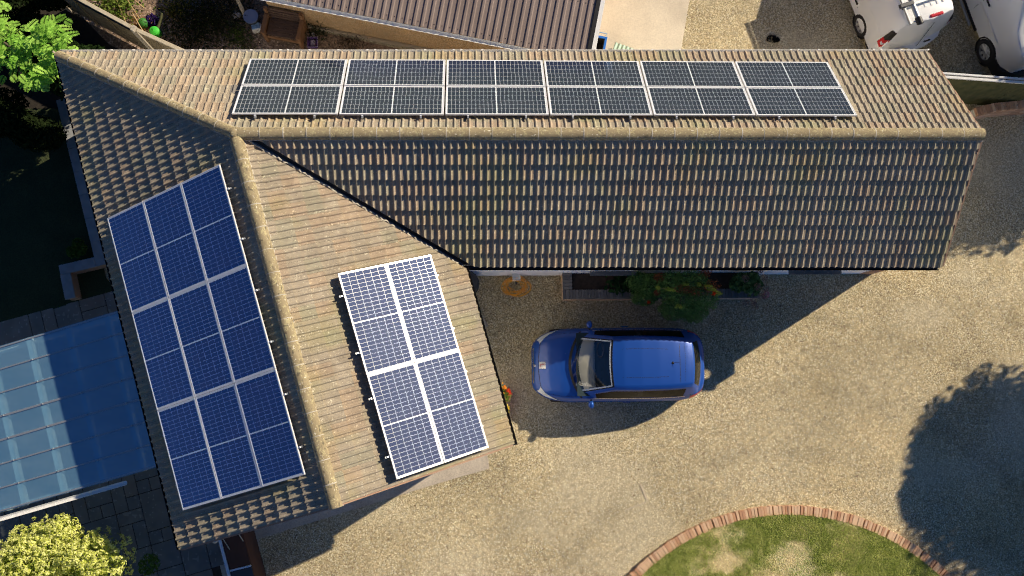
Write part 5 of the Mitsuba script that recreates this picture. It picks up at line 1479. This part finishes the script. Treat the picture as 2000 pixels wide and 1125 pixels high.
def van_shell(L, W, zs, zr, rake, wr, nose=0.9):
    """lofted shell along y (0 rear .. L front): half width W, sill zs, roof zr, roof half width wr"""
    prof = [(1.0, zs), (1.0, zs + 0.25), (1.0, 0.95), (0.985, 1.12), (lerp(1.0, wr / W, 0.55), lerp(1.12, zr, 0.62)), (wr / W, zr - 0.10), (wr / W - 0.04, zr - 0.045), (wr / W - 0.12, zr - 0.02), (wr / W * 0.45, zr), (0.0, zr + 0.008)]
    st = []
    for y, wf, zf in ((0.0, 0.93, 0.985), (0.05, 0.975, 1.0), (0.16, 1.0, 1.0), (0.6, 1.0, 1.0), (1.4, 1.0, 1.0), (2.4, 1.0, 1.0), (L - 1.7, 1.0, 0.995), (L - 1.25, 0.99, 0.82), (L - 0.75, 0.98, 0.58), (L - 0.25, 0.93, 0.50), (L, 0.72, 0.42)):
        ring = []
        for a, z in prof:
            zz = zs + (z - zs) * zf
            lean = rake * max(0.0, (z - 0.9)) / (zr - 0.9) if y < 0.3 else 0.0
            bulge = -0.13 * (1 - (a * wf) ** 2) * (1 if y < 0.05 else 0.0) * (1.0 if z < 1.2 else 0.55)
            ring.append((a * W * wf, y + lean + bulge, zz))
        st.append([(-x, y, z) for x, y, z in ring] + [r for r in ring[::-1][1:]])
    A = np.array(st)
    m = grid_mesh(A)
    cap = []
    for r in (A[0], A[-1]):
        k = len(r); h = (k - 1) // 2
        q = np.stack([r[:h + 1], lerp(r[:h + 1], r[::-1][:h + 1], 0.25), lerp(r[:h + 1], r[::-1][:h + 1], 0.5), lerp(r[:h + 1], r[::-1][:h + 1], 0.75), r[::-1][:h + 1]], 1)
        if r is A[0] or np.allclose(r, A[0]):
            q[:, 1:4, 1] -= np.array([0.08, 0.115, 0.08]) * (1 - 0.45 * (np.arange(h + 1) / h)[:, None])
        cap.append(grid_mesh(q))
    m = cat([m] + cap)
    return facing_out(m, np.array([0, L / 2, (zs + zr) / 2]))


def van_wheel(v, vm, x, y, r, sg):
    m = lathe([(r * 0.62, -0.10), (r * 0.92, -0.105), (r, -0.08), (r, 0.08), (r * 0.92, 0.105), (r * 0.62, 0.10)], 36)
    mt = np.eye(4); mt[:3, :3] = [[0, 0, sg], [1, 0, 0], [0, sg, 0]]; mt[:3, 3] = (x, y, r)
    w = put(v, 'wheel', moved(moved(m, mt), vm), 'rubber', smooth=35)
    m = lathe([(0, 0.05), (r * 0.18, 0.055), (r * 0.2, 0.03), (r * 0.6, 0.04), (r * 0.66, 0.095), (r * 0.66, 0.0), (0, 0.0)], 36)
    put(w, 'hub_disc', moved(moved(m, mt), vm), 'grey_plastic', smooth=30)
    m = lathe([(r * 0.60, 0.05), (r * 0.60, 0.10), (r * 0.69, 0.10), (r * 0.69, 0.05)], 36); put(w, 'rim', moved(moved(m, mt), vm), 'rim', smooth=30)
    for k in range(7):
        a = 2 * np.pi * k / 7
        put(w, 'spoke', moved(moved(bar((r * 0.15 * math.cos(a), r * 0.15 * math.sin(a), 0.055), (r * 0.62 * math.cos(a), r * 0.62 * math.sin(a), 0.07), 0.075, 0.04), mt), vm), 'rim')
    m = lathe([(r * 1.02, -0.09), (r * 1.13, -0.09), (r * 1.13, 0.094), (r * 1.02, 0.094)], 36)
    put(w, 'wheel_arch', moved(moved(m, mt), vm), 'trim_black', smooth=35)


v1 = thing('parked_van', 'white van with roof rack and yellow rear plate in the back yard', 'van')
VM = van_frame((11.33, 9.02, 0), (-0.31, 0.95))
def vp(part, m, b, smooth=False, parent=None, **k):
    return put(parent or v1, part, moved(m, VM), b, smooth=smooth, **k)
vp('body', van_shell(4.3, 0.93, 0.30, 1.84, 0.16, 0.68), 'van_white', smooth=38)
vp('rear_bumper', moved(trimesh.convex.convex_hull(np.array([(s * x, y, z) for s in (-1, 1) for x, y in ((0.93, 0.35), (0.92, 0.05), (0.75, -0.13), (0.4, -0.25), (0.0, -0.28)) for z in (0.22, 0.44)])), np.eye(4)), 'trim_black')
vp('bumper_skin', trimesh.convex.convex_hull(np.array([(s * x, y, z) for s in (-1, 1) for x, y in ((0.93, 0.25), (0.925, 0.04), (0.76, -0.14), (0.4, -0.262), (0.0, -0.292)) for z in (0.445, 0.60)])), 'van_white', smooth=30)
for sg in (-1, 1):
    vp('tail_light', trimesh.convex.convex_hull(np.array([(sg * x, y, z) for x, y, z in ((0.80, -0.02, 0.78), (0.94, 0.02, 0.78), (0.945, 0.17, 0.80), (0.80, 0.0, 1.12), (0.935, 0.05, 1.12), (0.94, 0.15, 1.12))])), 'lamp_red', smooth=30)
    vp('reverse_light', box(*sorted((sg * 0.85, sg * 0.951)), 0.02, 0.10, 0.90, 0.99, 0.008), 'lamp_clear')
    vp('pillar_cover', trimesh.convex.convex_hull(np.array([(sg * x, y, z) for x, y, z in ((0.80, 0.0, 1.13), (0.935, 0.06, 1.13), (0.935, 0.15, 1.13), (0.74, 0.05, 1.42), (0.83, 0.09, 1.42), (0.83, 0.16, 1.42))])), 'trim_black')
    van_wheel(v1, VM, sg * 0.83, 0.82, 0.32, sg); van_wheel(v1, VM, sg * 0.83, 3.5, 0.32, sg)
vp('plate', moved(box(-0.26, 0.26, -0.006, 0.006, -0.055, 0.055), frame((-0.47, -0.19, 0.70), (0.965, -0.22, 0), z=(0, 0, 1))), 'plate_yellow', label='yellow rear number plate')
for i in range(7):
    vp('plate_character', moved(box(-0.21 + i * 0.062 + 0.01 * (i > 3), -0.21 + i * 0.062 + 0.034 + 0.01 * (i > 3), -0.009, -0.006, -0.035, 0.035), frame((-0.47, -0.19, 0.70), (0.965, -0.22, 0), z=(0, 0, 1))), 'trim_black')
vp('door_seam', bar((0.1, -0.222, 0.62), (0.1, -0.03, 1.70), 0.008, 0.012, up=(0, -1, 0)), 'grey_plastic')
vp('door_handle', box(0.2, 0.38, -0.235, -0.20, 0.80, 0.86, 0.01), 'trim_black')
vp('side_seam', bar((-0.936, 1.25, 0.5), (-0.70, 1.12, 1.66), 0.006, 0.008), 'grey_plastic')
vp('fuel_flap', box(-0.945, -0.93, 1.32, 1.52, 0.86, 1.04, 0.003), 'white_plastic')
vp('side_moulding', box(-0.945, -0.928, 1.3, 3.0, 0.55, 0.62, 0.003), 'trim_black')
vp('high_brake_light', box(-0.05, 0.30, 0.06, 0.14, 1.80, 1.862, 0.02), 'lamp_red')
for i in range(4):
    vp('roof_rib', box(-0.1 + i * 0.16, -0.04 + i * 0.16, 0.35, 3.0, 1.845, 1.858, 0.005), 'van_white')
for y in (0.50, 1.7):
    vp('roof_bar', bar((-0.66, y, 1.93), (0.66, y, 1.93), 0.05, 0.035), 'galv')
    for sg in (-1, 1):
        vp('rack_foot', bar((sg * 0.62, y, 1.80), (sg * 0.62, y, 1.94), 0.05, 0.05, up=(0, 1, 0)), 'grey_plastic')
rk = thing('pipe_carrier', 'grey pipe carrier with black end cap strapped to the van rack', 'pipe carrier')
def vr(part, m, b, smooth=False):
    return put(rk, part, moved(m, VM), b, smooth=smooth)
vr('tube', tube([(-0.46, 0.12, 1.99), (-0.46, 2.6, 1.99)], 0.062, 18), 'galv', smooth=40)
vr('end_cap', tube([(-0.46, -0.04, 1.99), (-0.46, 0.13, 1.99)], 0.078, 18), 'trim_black', smooth=40)
vr('ladder_rail', bar((-0.68, 0.02, 1.97), (-0.68, 2.6, 1.97), 0.04, 0.06), 'galv')
vr('clamp', box(-0.80, -0.44, 0.46, 0.56, 1.955, 2.06, 0.01), 'grey_plastic')
vr('rung', bar((-0.68, 0.06, 1.97), (-0.50, 0.06, 1.97), 0.03, 0.03), 'galv')

v2 = thing('parked_van', 'large white panel van with dark side rail at the top right corner', 'van')
VM2 = van_frame((13.15, 13.62, 0), (0.27, -0.963))
VMs = VM2
def v2p(part, m, b, smooth=False, **k):
    return put(v2, part, moved(m, VM2), b, smooth=smooth, **k)
# x is to the van's own right, which is the picture's left
v2p('body', van_shell(5.5, 1.0, 0.34, 2.45, 0.10, 0.90), 'van_white', smooth=38)
v2p('sill', box(0.96, 1.005, 0.9, 4.1, 0.24, 0.36, 0.01), 'trim_black')
v2p('side_step', box(1.006, 1.05, 1.0, 3.9, 0.16, 0.24, 0.01), 'galv')
v2p('door_rail', box(0.99, 1.018, 1.2, 3.55, 1.02, 1.07, 0.004), 'trim_black', label='dark sliding-door rail along the van side')
v2p('side_moulding', box(0.995, 1.012, 3.56, 4.7, 0.86, 0.93, 0.004), 'white_plastic')
for sg in (-1, 1):
    van_wheel(v2, VM2, sg * 0.90, 4.72, 0.35, sg); van_wheel(v2, VM2, sg * 0.90, 1.1, 0.35, sg)
for yy in (3.56, 1.15):
    v2p('door_seam', bar((1.008, yy, 0.45), (0.965, yy, 2.2), 0.006, 0.006, up=(1, 0, 0)), 'grey_plastic')
v2p('fuel_flap', box(0.985, 1.008, 0.55, 0.78, 0.95, 1.15, 0.004), 'white_plastic')
v2p('door_handle', box(1.0, 1.03, 3.62, 3.80, 1.12, 1.16, 0.006), 'trim_black')
v2p('windscreen', trimesh.convex.convex_hull(np.array([(s * x, y, z) for s in (-1, 1) for x, y, z in ((0.86, 4.55, 1.55), (0.76, 3.88, 2.33), (0.84, 4.58, 1.57), (0.74, 3.91, 2.35))])), 'dark_glass')
v2p('front_bumper', trimesh.convex.convex_hull(np.array([(s * x, y, z) for s in (-1, 1) for x, y in ((1.0, 5.05), (0.93, 5.4), (0.6, 5.58), (0, 5.62)) for z in (0.25, 0.62)])), 'trim_black')
